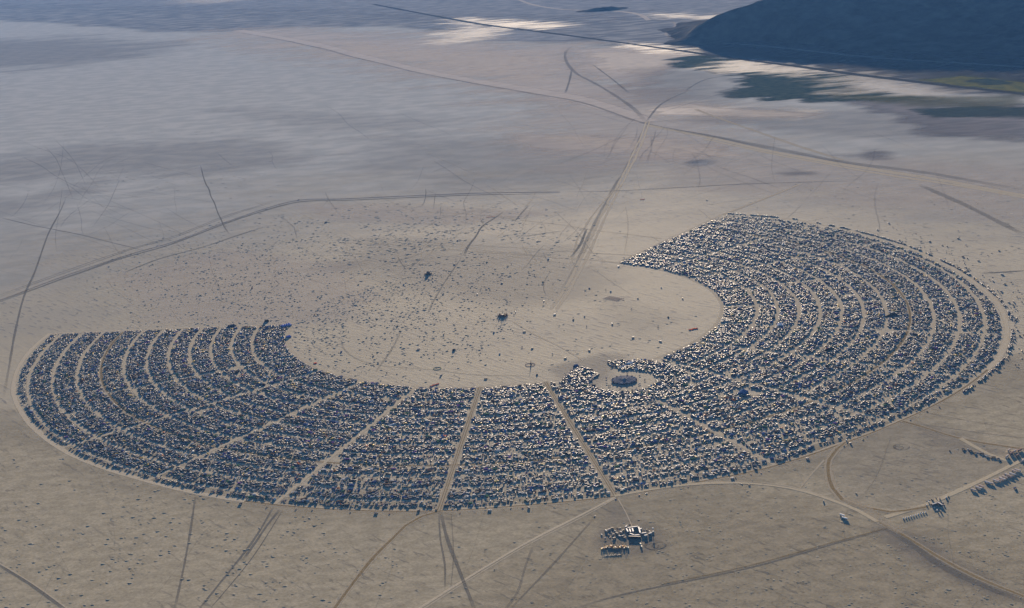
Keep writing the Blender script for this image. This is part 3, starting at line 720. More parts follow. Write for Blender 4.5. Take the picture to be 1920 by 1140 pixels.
def k_dome():
    k = K(); n = 9; R0 = 4.5
    rings = [(R0*math.cos(a), R0*math.sin(a)*.95) for a in (0, .38, .78, 1.18)]
    for i in range(3):
        (ra, za), (rb, zb) = rings[i], rings[i+1]
        for j in range(n):
            o = (i % 2)*.5; a = [2*math.pi*(j+o)/n, 2*math.pi*(j+1+o)/n, 2*math.pi*(j+.5+o)/n, 2*math.pi*(j+1.5+o)/n]
            p = [(ra*math.cos(a[0]), ra*math.sin(a[0]), za), (ra*math.cos(a[1]), ra*math.sin(a[1]), za), (rb*math.cos(a[2]), rb*math.sin(a[2]), zb), (rb*math.cos(a[3]), rb*math.sin(a[3]), zb)]
            k.face([p[0], p[1], p[2]]); k.face([p[1], p[3], p[2]])
    o = .5
    for j in range(n):
        a0, a1 = 2*math.pi*(j+o)/n, 2*math.pi*(j+1+o)/n; r, z = rings[3]
        k.face([(r*math.cos(a0), r*math.sin(a0), z), (r*math.cos(a1), r*math.sin(a1), z), (0, 0, R0*.96)])
    k.face([(4.3, -.9, 0), (4.3, .9, 0), (4.05, .6, 2.1), (4.05, -.6, 2.1)], BK)
    return k

WHT = ('white', (.60, .59, .56)); CRM = ('cream', (.42, .36, .26)); SIL = ('silver', (.26, .27, .285)); BLU = ('navy', (.035, .07, .20))
BLK = ('black', (.025, .025, .028)); RED = ('red', (.42, .05, .035)); GRY = ('grey', (.14, .145, .155)); TAN = ('tan', (.30, .24, .16))
GRN = ('green', (.05, .14, .07)); LBL = ('blue', (.12, .22, .45)); ORG = ('orange', (.70, .20, .04)); YEL = ('yellow', (.75, .50, .06)); PUR = ('purple', (.16, .07, .26)); BRN = ('brown', (.13, .08, .05))
KINDS = {   # name: (builder, label noun, category, radius, material, [(colour, weight)], half extents)
 'motorhome': (k_motorhome, 'motorhome', 'motorhome', 5.0, M_PAINT, [(WHT, 1.6), (CRM, 1.2), (SIL, 2.5), (TAN, 2), (GRY, 4.5), (BRN, 2)]),
 'camper_van': (k_campervan, 'cab-over camper', 'camper van', 4.2, M_PAINT, [(WHT, 1.8), (CRM, 1), (TAN, 2), (GRY, 4), (SIL, 1.5)]),
 'travel_trailer': (k_trailer, 'travel trailer', 'trailer', 4.4, M_PAINT, [(WHT, 1.5), (CRM, 1), (SIL, 3), (TAN, 2), (GRY, 3.5)]),
 'parked_car': (k_car, 'car', 'car', 2.8, M_PAINT, [(WHT, 1.2), (SIL, 3), (BLK, 5), (GRY, 4), (BLU, 3), (RED, 1.3), (GRN, 1), (TAN, 1)]),
 'pickup_truck': (k_pickup, 'pickup truck', 'pickup truck', 3.2, M_PAINT, [(WHT, 1.2), (SIL, 2), (BLK, 4), (GRY, 3), (BLU, 3), (RED, 1.2)]),
 'cargo_van': (k_van, 'van', 'van', 3.2, M_PAINT, [(WHT, 2.5), (SIL, 2), (BLU, 2), (GRN, 1), (BRN, 1), (GRY, 2)]),
 'box_truck': (k_boxtruck, 'box truck', 'truck', 4.8, M_PAINT, [(WHT, 2), (YEL, .8), (CRM, 1), (GRY, 3), (ORG, .15), (BRN, 1)]),
 'old_bus': (k_bus, 'bus', 'bus', 6.0, M_PAINT, [(YEL, 1), (WHT, 2), (GRN, 1), (BLU, 1)]),
 'dome_tent': (k_tent, 'dome tent', 'tent', 2.2, M_CLOTH, [(LBL, 2), (BLU, 3), (GRN, 2), (ORG, .8), (GRY, 3), (TAN, 3), (RED, .6), (WHT, 2)]),
 'wall_tent': (k_ridge, 'gabled wall tent', 'tent', 3.3, M_CLOTH, [(WHT, 2), (TAN, 2), (GRN, 1.5), (CRM, 1), (BLU, 2), (GRY, 2)]),
 'shade_canopy': (k_canopy, 'peaked shade canopy', 'canopy', 3.4, M_CLOTH, [(WHT, 1.4), (BLU, 6), (GRN, 1.5), (TAN, 1.5), (SIL, 2), (BLK, 3), (ORG, .2)]),
 'shade_structure': (k_shade, 'long shade cloth on poles', 'shade', 6.8, M_CLOTH, [(TAN, 1.5), (SIL, 1.5), (WHT, .7), (BLU, 5), (GRN, 1.5), (PUR, .7), (BRN, 2), (BLK, 3), (GRY, 3)]),
 'geodesic_dome': (k_dome, 'geodesic dome', 'dome', 4.8, M_CLOTH, [(WHT, 4), (LBL, 2), (SIL, 2), (TAN, 1), (PUR, .4), (ORG, .4)]),
}
KW = {'motorhome': 17, 'camper_van': 9, 'travel_trailer': 9, 'parked_car': 18, 'pickup_truck': 8, 'cargo_van': 6, 'box_truck': 9, 'old_bus': 1.6, 'dome_tent': 11, 'wall_tent': 7, 'shade_canopy': 15, 'shade_structure': 10, 'geodesic_dome': 2}
KIT = {k: v[0]() for k, v in KINDS.items()}
LOW[0] = True; KITL = {k: v[0]() for k, v in KINDS.items()}; LOW[0] = False
TRIS = [0]
def pick(pairs, q=rnd):
    t = q.random()*sum(w for _, w in pairs)
    for a, w_ in pairs:
        t -= w_
        if t <= 0: return a
    return pairs[-1][0]

# ------------------------------------------------------------------ laying out the camp
CLEAR = [(*G(440, 690), 30), (*G(1660, 620), 32), (*G(620, 862), 34), (*G(385, 768), 26), (*G(1410, 735), 30), (*clk(4.5, 1164), 10), (*G(1590, 553), 24), (*G(1470, 607), 8), (*G(1600, 640), 8),
         (*G(1385, 733), 22), (*G(1210, 590), 4)]
def camp_density(x, y, rad=3):
    """chance that a spot of the plain carries something"""
    r = math.hypot(x, y); c = (math.degrees(math.atan2(x, y))/30) % 12
    dcc = math.hypot(x-CCX, y-CCY)
    if dcc < 205:
        if dcc < 98: return 0
        a = math.atan2(y-CCY, x-CCX)-math.pi/2
        a = math.atan2(math.sin(a), math.cos(a))
        if abs(a) < .22+.1*(dcc < 140) and y > CCY: return 0
        if 150 < dcc < 160 and (x > CCX or y < CCY): return 0
        if dcc > 196: return 0
        if abs(math.sin(math.atan2(y-CCY, x-CCX)*2)) < .05 and y < CCY: return 0
        return .95
    if c < 2.02 or c > 9.98: return 0
    ro = Rout(c)
    if r < 772 or r > ro-15-rad*.5: return 0
    if r < 800 and 5.5 < c < 6.45: return 0
    for q in RING:
        if abs(r-q) < 6.5+rad*.36: return 0
    cc = round(c*2)/2
    if abs(c-cc)*R(30)*r < (9 if cc in (6.5, 7) else 7.6)+rad*.55 and cc != 9.5 and not (cc in (2.5, 3.5, 9) and r > 1400): return 0
    for (cx, cy, cr) in CLEAR:
        if math.hypot(x-cx, y-cy) < cr: return 0
    f = (r-770)/(ro-770); d = .93
    out = max(0, (f-.45)/.55)
    if 5.3 < c < 7.7: d -= .42*out
    elif 4.2 < c <= 5.3: d -= .34*out
    elif c <= 2.9: d -= .75*max(0, (f-.60)/.40)*(1 if c < 2.6 else .6)
    elif c <= 3.4: d -= .3*out
    else: d -= .16*out
    n_ = float(fbm(x/26, y/26, 4, 3))
    if n_ < .30: d *= .3
    if float(vnoise(x/60, y/60, 40)) < .12: d *= .4
    return max(0, d)
items = []; grid = {}
def try_put(kind, x, y, rz, slack=.0, col=None):
    rad = KINDS[kind][3]; ix, iy = int(x//12), int(y//12)
    for i in (-1, 0, 1):
        for j in (-1, 0, 1):
            for (ox, oy, orad) in grid.get((ix+i, iy+j), ()):
                if math.hypot(x-ox, y-oy) < (rad+orad)*(.42-slack)+.2: return False
    grid.setdefault((ix, iy), []).append((x, y, rad))
    items.append([kind, x, y, rz, col or pick(KINDS[kind][5])]); return True
kw = list(KW.items())
for t in range(600000):
    c = rnd.uniform(2, 10); r = math.sqrt(rnd.uniform(650**2, 1700**2)); x, y = clk(c, r)
    kd = pick(kw)
    if rnd.random() > camp_density(x, y, KINDS[kd][3]): continue
    f = (r-770)/900
    if f > .6 and kd in ('shade_structure', 'geodesic_dome', 'box_truck') and rnd.random() < .5: continue
    rz = -R(30*c)+rnd.choice((0, 0, math.pi/2, math.pi/2, math.pi))+rnd.gauss(0, .12)
    if rnd.random() < .25: rz = rnd.uniform(0, 2*math.pi)
    try_put(kd, x, y, rz)
    if len(items) > 58000: break
ncity = len(items)
# vehicles along the outside of the outer road, and strays beyond it
for t in range(2600):
    c = rnd.uniform(2.02, 5.2); r = Rout(c)+15+abs(rnd.gauss(0, 4))
    if vnoise(c*40, 1, 3) < .35: continue
    x, y = clk(c, r); try_put(pick([('parked_car', 3), ('motorhome', 2), ('pickup_truck', 2), ('camper_van', 2), ('box_truck', 1), ('dome_tent', 1)]), x, y, -R(30*c)+rnd.gauss(0, .2))
for t in range(150):
    c = rnd.uniform(2.6, 4.9); x, y = clk(c, Rout(c)+rnd.expovariate(1/70)+25)
    try_put(pick([('parked_car', 3), ('motorhome', 2), ('dome_tent', 2), ('shade_canopy', 2)]), x, y, rnd.uniform(0, 6.28))
for t in range(30):
    c = rnd.uniform(5.3, 7.6); x, y = clk(c, Rout(c)+rnd.uniform(16, 24))
    try_put(pick([('parked_car', 3), ('motorhome', 2), ('pickup_truck', 2)]), x, y, rnd.uniform(0, 6.28))
print('items in camp', ncity, 'with strays', len(items))

# ------------------------------------------------------------------ which ones show largest: individuals, the rest as one mass per kind
AVE = {7.5: 'lower left avenue', 7.0: 'lower middle avenue', 6.5: 'lower right avenue', 6.0: 'avenue behind the round tent', 8.0: 'far left avenue', 5.5: 'right-hand diagonal avenue'}
def where(x, y):
    r = math.hypot(x, y); c = (math.degrees(math.atan2(x, y))/30) % 12
    ro = Rout(c) if 2 <= c <= 10 else 1665
    if r > ro+2: row = 'beyond outer road'
    elif math.hypot(x-CCX, y-CCY) < 205: return 'round tent block'
    else:
        k = sum(1 for q in RING if q < r)
        row = {12: 'outermost row', 11: 'second outer row', 10: 'third outer row', 9: 'fourth outer row', 8: 'fifth outer row'}.get(k, 'middle rows' if k > 3 else 'inner rows')
    if c >= 8: s = 'left end of the crescent'
    elif c >= 7.5: s = 'left of the lower left avenue'
    elif c >= 7: s = 'between lower left and middle avenues'
    elif c >= 6.5: s = 'between lower middle and right avenues'
    elif c >= 6: s = 'right of the lower right avenue'
    elif c >= 5.5: s = 'lower right of the round tent'
    else: s = 'right arm of the crescent'
    return row+', '+s
P0 = np.array([(it[1], it[2]) for it in items])
def nearest(i):
    d = np.hypot(P0[:, 0]-P0[i, 0], P0[:, 1]-P0[i, 1]); d[i] = 1e9
    return items[int(d.argmin())]
SHORT = {'motorhome': 'motorhome', 'camper_van': 'camper', 'travel_trailer': 'trailer', 'parked_car': 'car', 'pickup_truck': 'pickup', 'cargo_van': 'van', 'box_truck': 'box truck', 'old_bus': 'bus', 'dome_tent': 'dome tent', 'wall_tent': 'wall tent', 'shade_canopy': 'canopy', 'shade_structure': 'shade cloth', 'geodesic_dome': 'dome'}
NOUN = {'motorhome': 'motorhomes', 'camper_van': 'cab-over campers', 'travel_trailer': 'travel trailers', 'parked_car': 'cars', 'pickup_truck': 'pickup trucks', 'cargo_van': 'vans', 'box_truck': 'box trucks', 'old_bus': 'buses', 'dome_tent': 'dome tents', 'wall_tent': 'gabled wall tents', 'shade_canopy': 'peaked shade canopies', 'shade_structure': 'shade cloths on poles', 'geodesic_dome': 'geodesic domes'}
LIMIT = 290
for kd, (bf, noun, cat, rad, mt, cols) in KINDS.items():
    idx = [i for i, it in enumerate(items) if it[0] == kd]
    idx.sort(key=lambda i: math.hypot(items[i][1]-CX, items[i][2]-CY))
    near, rest = idx[:LIMIT], idx[LIMIT:]
    kit = KIT[kd]; meshes = {c[0]: kit.mesh(kd, c[1], mt) for c, _ in cols}
    for i in near:
        _, x, y, rz, c = items[i]; nb = nearest(i)
        o = link(kd, meshes[c[0]], None, (x, y, 0), rz); o.scale = (rnd.uniform(.85, 1.15), rnd.uniform(.92, 1.08), rnd.uniform(.92, 1.1))
        tag(o, '%s %s by %s %s, %s' % (c[0], SHORT[kd], nb[4][0], SHORT[nb[0]], where(x, y)), cat, NOUN[kd]+' parked in the ring camp' if mt is M_PAINT else NOUN[kd]+' pitched in the ring camp')
    if rest:
        v, f, cc = KITL[kd].arr(); TRIS[0] += sum(len(q)-2 for q in f)*len(rest); nv = len(v); n = len(rest)
        A = np.array([(items[i][1], items[i][2], items[i][3]) for i in rest]); sc = 1+RS.uniform(-.12, .15, n)
        ca, sa = np.cos(A[:, 2]), np.sin(A[:, 2])
        X = (v[None, :, 0]*ca[:, None]-v[None, :, 1]*sa[:, None])*sc[:, None]+A[:, 0, None]
        Y = (v[None, :, 0]*sa[:, None]+v[None, :, 1]*ca[:, None])*sc[:, None]+A[:, 1, None]
        Z = v[None, :, 2]*sc[:, None]
        co_ = np.stack([X, Y, Z], -1).reshape(-1, 3).astype(np.float32)
        lt = np.array([len(q) for q in f]); lv = np.concatenate([np.array(q) for q in f])
        LV = (lv[None, :]+np.arange(n)[:, None]*nv).ravel(); LT = np.tile(lt, n); LS = np.concatenate([[0], np.cumsum(LT)[:-1]])
        me = bpy.data.meshes.new(kd)
        me.vertices.add(len(co_)); me.vertices.foreach_set('co', co_.ravel())
        me.loops.add(len(LV)); me.loops.foreach_set('vertex_index', LV.astype(np.int32))
        me.polygons.add(len(LT)); me.polygons.foreach_set('loop_start', LS.astype(np.int32)); me.polygons.foreach_set('loop_total', LT.astype(np.int32))
        body = np.array([items[i][4][1] for i in rest])*RS.uniform(.8, 1.05, (n, 1))
        fx = np.array([c if c is not None else (0, 0, 0) for c in cc]); isb = np.array([c is None for c in cc])
        CC = np.where(isb[None, :, None], body[:, None, :], fx[None, :, :]).reshape(-1, 3)
        a = me.attributes.new('col', 'FLOAT_COLOR', 'FACE'); a.data.foreach_set('color', np.c_[CC, np.ones(len(CC))].astype(np.float32).ravel())
        me.update(calc_edges=True); me.materials.append(mt)
        tag(link(kd, me), 'farther %s packed through the rest of the ring camp' % NOUN[kd], cat, None, 'stuff')

# ------------------------------------------------------------------ round tent in the middle of its own circle
def part(kit, name, body, parent, mt=None, loc=(0, 0, 0), rz=0):
    return link(name, kit.mesh(name, body, mt), parent, loc, rz)
cc = empty('round_tent', (CCX, CCY, 0), 0, 'huge round grey shade tent alone in the middle of its circular clearing', 'tent')
k = K(); n = 40
rr = [(12, 5.4), (24, 4.6), (36, 4.2), (46, 3.4)]
for i in range(3):
    for j in range(n):
        a, b_ = 2*math.pi*j/n, 2*math.pi*(j+1)/n; s0 = .5*(j % 2); s1 = .5*((j+1) % 2)
        (r0, z0), (r1, z1) = rr[i], rr[i+1]
        k.face([(r0*math.cos(a), r0*math.sin(a), z0+s0), (r1*math.cos(a), r1*math.sin(a), z1+s0), (r1*math.cos(b_), r1*math.sin(b_), z1+s1), (r0*math.cos(b_), r0*math.sin(b_), z0+s1)])
part(k, 'canopy', (.17, .175, .20), cc, M_CLOTH)
k = K()
for j in range(n):
    if j % 8 == 2: continue
    a, b_ = 2*math.pi*j/n, 2*math.pi*(j+.9)/n
    k.face([(46.2*math.cos(a), 46.2*math.sin(a), 0), (46.2*math.cos(b_), 46.2*math.sin(b_), 0), (45.8*math.cos(b_), 45.8*math.sin(b_), 3.4), (45.8*math.cos(a), 45.8*math.sin(a), 3.4)])
part(k, 'side_wall', (.10, .10, .12), cc, M_CLOTH)
k = K()
for j in range(8):
    a = math.pi/4*j; k.pole(12*math.cos(a), 12*math.sin(a), 0, 12, .25)
for j in range(20): k.pole(46*math.cos(j*.314), 46*math.sin(j*.314), 0, 4.5, .15)
part(k, 'pole_ring', (.3, .25, .2), cc)
pk = K(); pk.pole(0, 0, 0, 9, .12); fk = K(); fk.face([(0, 0, 7), (2.2, .3, 7.1), (2.2, .3, 8.7), (0, 0, 8.8)]); fk.face([(0, .02, 8.8), (2.2, .32, 8.7), (2.2, .32, 7.1), (0, .02, 7)])
for j in range(16):
    a = 2*math.pi*j/16+.1
    p = part(pk, 'flagpole', (.4, .4, .4), cc, None, (50*math.cos(a), 50*math.sin(a), 0), a)
    part(fk, 'flag', [(.75, .5, .06), (.6, .08, .04), (.7, .7, .68)][j % 3], p, M_CLOTH)
q5 = random.Random(77)
for j in range(14):
    a = j*.449+q5.uniform(-.1, .1); r5 = q5.uniform(40, 45)
    k = K(); k.prof([(-3.2, 3.9), (3.2, 3.9), (2.6, 4.8), (0, 5.6), (-2.6, 4.8)], -2.4, 2.4, None)
    part(k, 'roof_vent', [(.55, .53, .5), (.05, .05, .06), (.08, .09, .13)][j % 3], cc, M_CLOTH, (r5*math.cos(a), r5*math.sin(a), 0), a+1.57)
k = K(); k.cone(0, 0, 5.5, 11, 9.5, 1, 12); part(k, 'centre_peak', (.30, .29, .28), cc, M_CLOTH)
cc.scale = (.84, .84, .84)
# small things standing round the tent
for j, (a, rr_) in enumerate([(0.2, 62), (.9, 58), (2.2, 60), (3.0, 57), (3.4, 64), (4.0, 60), (5.1, 60), (5.7, 62)]):
    o = link('shade_canopy', KIT['shade_canopy'].mesh('shade_canopy', (WHT, TAN, BLU)[j % 3][1], M_CLOTH), None, (CCX+rr_*math.cos(a), CCY+rr_*math.sin(a), 0), a)
    tag(o, '%s small canopy standing close %s the big round tent' % ((WHT, TAN, BLU)[j % 3][0], ['right of', 'behind', 'behind', 'left of', 'left of', 'in front of', 'in front of', 'right of'][j]), 'canopy', 'small canopies around the round tent')

# ------------------------------------------------------------------ things out on the open plain
M_WOOD = simple('weathered_timber', (.13, .075, .045), .85)
def at(u, v): x, y = G(u, v); return (x, y, 0)
# the tall figure on its lattice of timber
fg = empty('wooden_figure', at(943, 593), 0, 'tall wooden figure on a spiky brown timber base in the middle of the plain', 'sculpture')
k = K()
q = random.Random(4)
for j in range(60):
    a = q.uniform(0, 6.28); r0 = q.uniform(4, 19); hh = q.uniform(5, 12); k.cone(r0*math.cos(a), r0*math.sin(a), 0, q.uniform(.7, 1.8), hh, 0, 4, (q.uniform(.08, .2), q.uniform(.045, .09), .035))
part(k, 'timber_base', (.14, .08, .05), fg)
k = K(); k.box(-5, 5, -5, 5, 0, 7, (.15, .09, .06), ins=1.2); part(k, 'platform', (.15, .09, .06), fg)
k = K()
for s in (-1, 1): k.prof([(s*1.6-.3, 7), (s*1.6+.3, 7), (s*.7+.3, 13), (s*.7-.3, 13)], -.35, .35, None)
k.box(-1.1, 1.1, -.5, .5, 12.9, 17.2, None, ins=.15)
for s in (-1, 1): k.prof([(s*1.1, 16.6), (s*1.1, 17.2), (s*3.0, 19.4), (s*3.3, 19.0)], -.22, .22, None)
k.box(-.55, .55, -.5, .5, 17.3, 19.3, None, ins=.2)
part(k, 'figure', (.3, .24, .16), fg)
tp = empty('timber_temple', at(803, 514), .3, 'dark brown stepped timber temple standing upper left of the wooden figure', 'building')
k = K(); k.box(-8, 8, -8, 8, 0, 5, None, ins=1); part(k, 'base', (.12, .07, .045), tp)
k = K(); k.box(-5, 5, -5, 5, 5.02, 11, None, ins=1); part(k, 'upper_storey', (.13, .075, .05), tp)
k = K(); k.cone(0, 0, 11.02, 3.2, 14, .5, 6); part(k, 'spire', (.15, .09, .06), tp)
k = K()
for a in range(4): k.cone(13*math.cos(a*1.57+.78), 13*math.sin(a*1.57+.78), 0, 2.2, 7, .3, 5)
part(k, 'corner_turrets', (.16, .08, .05), tp)

def rock_lump(s, seed, hgt=1, n=9, col=None, spikes=6):
    k = K(); q = random.Random(seed)
    for j in range(spikes):
        a = q.uniform(0, 6.28); d = q.uniform(0, s*.8); k.cone(d*math.cos(a), d*math.sin(a), 0, q.uniform(.25, .5)*s, hgt*q.uniform(.5, 1), q.uniform(0, .1)*s, 6, col)
    return k
def art(name, u, v, kit, body, label, cat, mt=None, rz=0, group=None):
    o = link(name, kit.mesh(name, body, mt), None, at(u, v), rz); return tag(o, label, cat, group)
art('sculpture', 850, 657, rock_lump(9, 3, 6, spikes=9), (.03, .03, .03), 'black spiky sculpture cluster on the plain left of the orange ring', 'sculpture')
art('sculpture', 473, 541, rock_lump(6, 5, 6, spikes=5), (.16, .04, .03), 'dark red sculpture low on the far left of the plain', 'sculpture')
k = K(); k.box(-9, -8, -.8, .8, 0, 1, None)
b = len(k.v); k.prof([(-9, 0), (-7.6, 0), (6, 13), (4.4, 13.5)], -.8, .8, None)
art('leaning_beam', 520, 532, k, (.03, .03, .035), 'black beam leaning up from the plain beside the dark red sculpture', 'sculpture', rz=2.5)
art('sculpture', 612, 417, rock_lump(9, 9, 5, spikes=7), (.06, .05, .06), 'dark low sculpture near the top left rim of the plain', 'sculpture')
art('sculpture', 735, 601, rock_lump(6, 19, 3, spikes=6), (.08, .08, .09), 'grey low sculpture on the plain left of the wooden figure', 'sculpture')
k = K(); k.box(-3, 3, -2, 2, 0, 3.5, None); k.face([(-5, -3, 6), (0, -2, 5), (0, 3, 5.4), (-4, 4, 6.8)]); k.face([(5, -3, 6.4), (4, 4, 6), (0, 3, 5.4), (0, -2, 5)]); k.pole(-4, 0, 0, 6); k.pole(4, 0, 0, 6)
art('white_pavilion', 1028, 486, k, (.8, .78, .74), 'bright white winged pavilion alone on the upper middle of the plain', 'tent', M_CLOTH)
# ring of orange cloth with a flame-like mast, and a yellow hoop
k = K(); n = 30
for j in range(n):
    a, b_ = 2*math.pi*j/n, 2*math.pi*(j+.7)/n
    k.face([(16*math.cos(a), 16*math.sin(a), 0), (16*math.cos(b_), 16*math.sin(b_), 0), (16*math.cos(b_), 16*math.sin(b_), 1.4), (16*math.cos(a), 16*math.sin(a), 1.4)])
ring = empty('orange_ring', at(994, 684), 0, 'low ring of orange cloth with a dark mast on the lower plain', 'sculpture')
part(k, 'cloth_fence', (.5, .17, .07), ring, M_CLOTH)
k = K(); k.cone(2, -3, 0, 2.6, 13, .3, 5, (.12, .06, .03)); k.cone(2, -3, 13, .8, 15.5, 0, 5, (.7, .3, .05)); part(k, 'mast', (.1, .06, .04), ring)
k = K(); n = 32
for j in range(n):
    a, b_ = 2*math.pi*j/n, 2*math.pi*(j+1)/n
    for (ra, rb, za, zb) in ((14, 13, .1, 1.1), (13, 12, 1.1, .1)):
        k.face([(ra*math.cos(a), ra*math.sin(a), za), (ra*math.cos(b_), ra*math.sin(b_), za), (rb*math.cos(b_), rb*math.sin(b_), zb), (rb*math.cos(a), rb*math.sin(a), zb)])
art('yellow_hoop', 820, 691, k, (.60, .52, .16), 'large yellow hoop lying flat on the lower left plain', 'sculpture', M_CLOTH)
# field of small red-orange cones
fld = empty('cone_field', at(1150, 560), .4, 'patch of small red-orange cones in rows on the right of the plain', 'sculpture')
ck = K(); ck.cone(0, 0, 0, 1.3, 2.2, .1, 6); cm = ck.mesh('cone', (.5, .14, .07), M_CLOTH)
for i in range(7):
    for j in range(8): link('cone', cm, fld, ((i-3)*6.5, (j-3.5)*9, 0))
def banner(u, v, L, body, label, n=5, hgt=2.5, rz=0):
    k = K(); q = random.Random(u)
    for j in range(n):
        x = (j-n/2)*L/n; k.box(x, x+L/n*.8, q.uniform(-6, 0), q.uniform(1, 6), 0, hgt*q.uniform(.6, 1), None, ins=.6)
    return art('orange_tarp', u, v, k, body, label, 'tarp', M_CLOTH, rz, 'orange and red cloths around the plain')
banner(1300, 617, 34, (.75, .16, .05), 'long orange-red cloth at the right edge of the plain')
banner(1205, 374, 22, (.75, .2, .07), 'orange cloth alone beyond the plain near the far tracks', 4, rz=-.4)
banner(920, 407, 40, (.62, .22, .1), 'faint orange cloth strip at the top of the plain', 6, 1.5, rz=-.4)
banner(592, 681, 12, (.8, .12, .04), 'bright red cloth at the left inner edge of the camp', 3)
banner(815, 722, 36, (.6, .14, .06), 'orange-red cloths along the lower inner edge of the camp', 6, rz=.3)
banner(835, 818, 10, (.85, .2, .04), 'vivid orange tarp in the lower middle blocks', 3, 3.5)
for j, (u, v) in enumerate([(372, 768), (380, 762), (388, 771), (395, 767), (404, 770), (384, 775)]):
    o = link('geodesic_dome' if j == 1 else 'wall_tent', KIT['geodesic_dome' if j == 1 else 'wall_tent'].mesh('orange_tent', (.75, .22, .06) if j % 2 else (.7, .45, .3), M_CLOTH), None, at(u, v), j)
    tag(o, '%s in the orange cluster of the left blocks, %s' % ('orange dome' if j == 1 else 'orange tent' if j % 2 else 'pale orange tent', ['far left', 'top', 'centre', 'upper right', 'far right', 'lowest'][j]), 'tent', 'orange tents in the left blocks')
banner(297, 779, 22, (.6, .1, .08), 'red cloth row in the left blocks', 4)
# big landmark tents
def bigtent(u, v, L, W, Hh, body, label, rz=0):
    t = empty('big_tent', at(u, v), rz, label, 'tent')
    k = K(); n = 4
    for j in range(n):
        x0, x1 = -L/2+j*L/n, -L/2+(j+1)*L/n; xm = (x0+x1)/2
        for (xa, xb, za, zb) in ((x0, xm, .55, 1), (xm, x1, 1, .55)):
            k.face([(xa, -W/2, Hh*.35), (xb, -W/2, Hh*.35), (xb, 0, Hh*zb), (xa, 0, Hh*za)]); k.face([(xa, 0, Hh*za), (xb, 0, Hh*zb), (xb, W/2, Hh*.35), (xa, W/2, Hh*.35)])
    part(k, 'roof', body, t, M_CLOTH)
    k = K(); k.prof([(-L/2, 0), (L/2, 0), (L/2, Hh*.34), (-L/2, Hh*.34)], -W/2+.1, W/2-.1, None); part(k, 'wall', tuple(c*.6 for c in body), t, M_CLOTH)
    k = K()
    for j in range(n): k.pole(-L/2+(j+.5)*L/n, 0, Hh*.9, Hh*1.2, .2)
    part(k, 'poles', (.3, .3, .3), t)
    return t
bigtent(536, 611, 36, 24, 9, (.32, .34, .62), 'large pale violet tent at the left inner corner of the camp', .2)
bigtent(541, 632, 16, 14, 7, (.2, .25, .6), 'blue tent just below the large pale violet tent', .3)
bigtent(434, 612, 26, 20, 9, (.10, .11, .13), 'dark rounded tent on the upper edge of the left arm', .2)
bigtent(1393, 737, 30, 24, 9, (.12, .18, .32), 'large dark blue tent in the right blocks below the round tent', .7)
bigtent(1555, 657, 34, 20, 8, (.06, .05, .03), 'large black tent among the right arm blocks', .3)
bigtent(1463, 610, 24, 20, 7, (.8, .78, .8), 'large white tent near the inner blocks of the right arm', 1.0)
bigtent(1672, 592, 46, 22, 7, (.03, .03, .03), 'long black tent beside the right arm clearing', .3)
bigtent(500, 603, 14, 12, 9, (.04, .04, .05), 'small black tent on the top edge left of the violet tent', .2)
for (u, v, nm) in ((1098, 768, 'left'), (1143, 757, 'middle')):
    bigtent(u+2, v, 30, 10, 4.5, (.78, .76, .72), 'long white hall roof below the round tent, %s one' % nm, .1)
bigtent(735, 797, 24, 9, 4.5, (.78, .76, .72), 'long white hall in the lower left blocks', .3)
bigtent(784, 792, 16, 10, 4.5, (.78, .76, .72), 'short white hall left of the lower middle avenue', .2)
bigtent(900, 824, 16, 10, 4.5, (.78, .7, .6), 'short white hall right of the lower middle avenue', .2)
bigtent(1180, 682, 22, 14, 7, (.8, .78, .76), 'white peaked tent in the block above the round tent', .2)
bigtent(1167, 688, 26, 12, 5, (.66, .63, .58), 'long pale hall at the lower edge of the block above the round tent', .1)
bigtent(1080, 687, 14, 12, 8, (.10, .16, .30), 'blue tent at the plain-side tip of the left block by the round tent', .1)
bigtent(1160, 791, 30, 16, 6, (.05, .08, .2), 'large navy tent in the blocks below the round tent', -.9)
bigtent(360, 714, 32, 8, 4, (.75, .72, .7), 'long white roof in the left arm', .4)
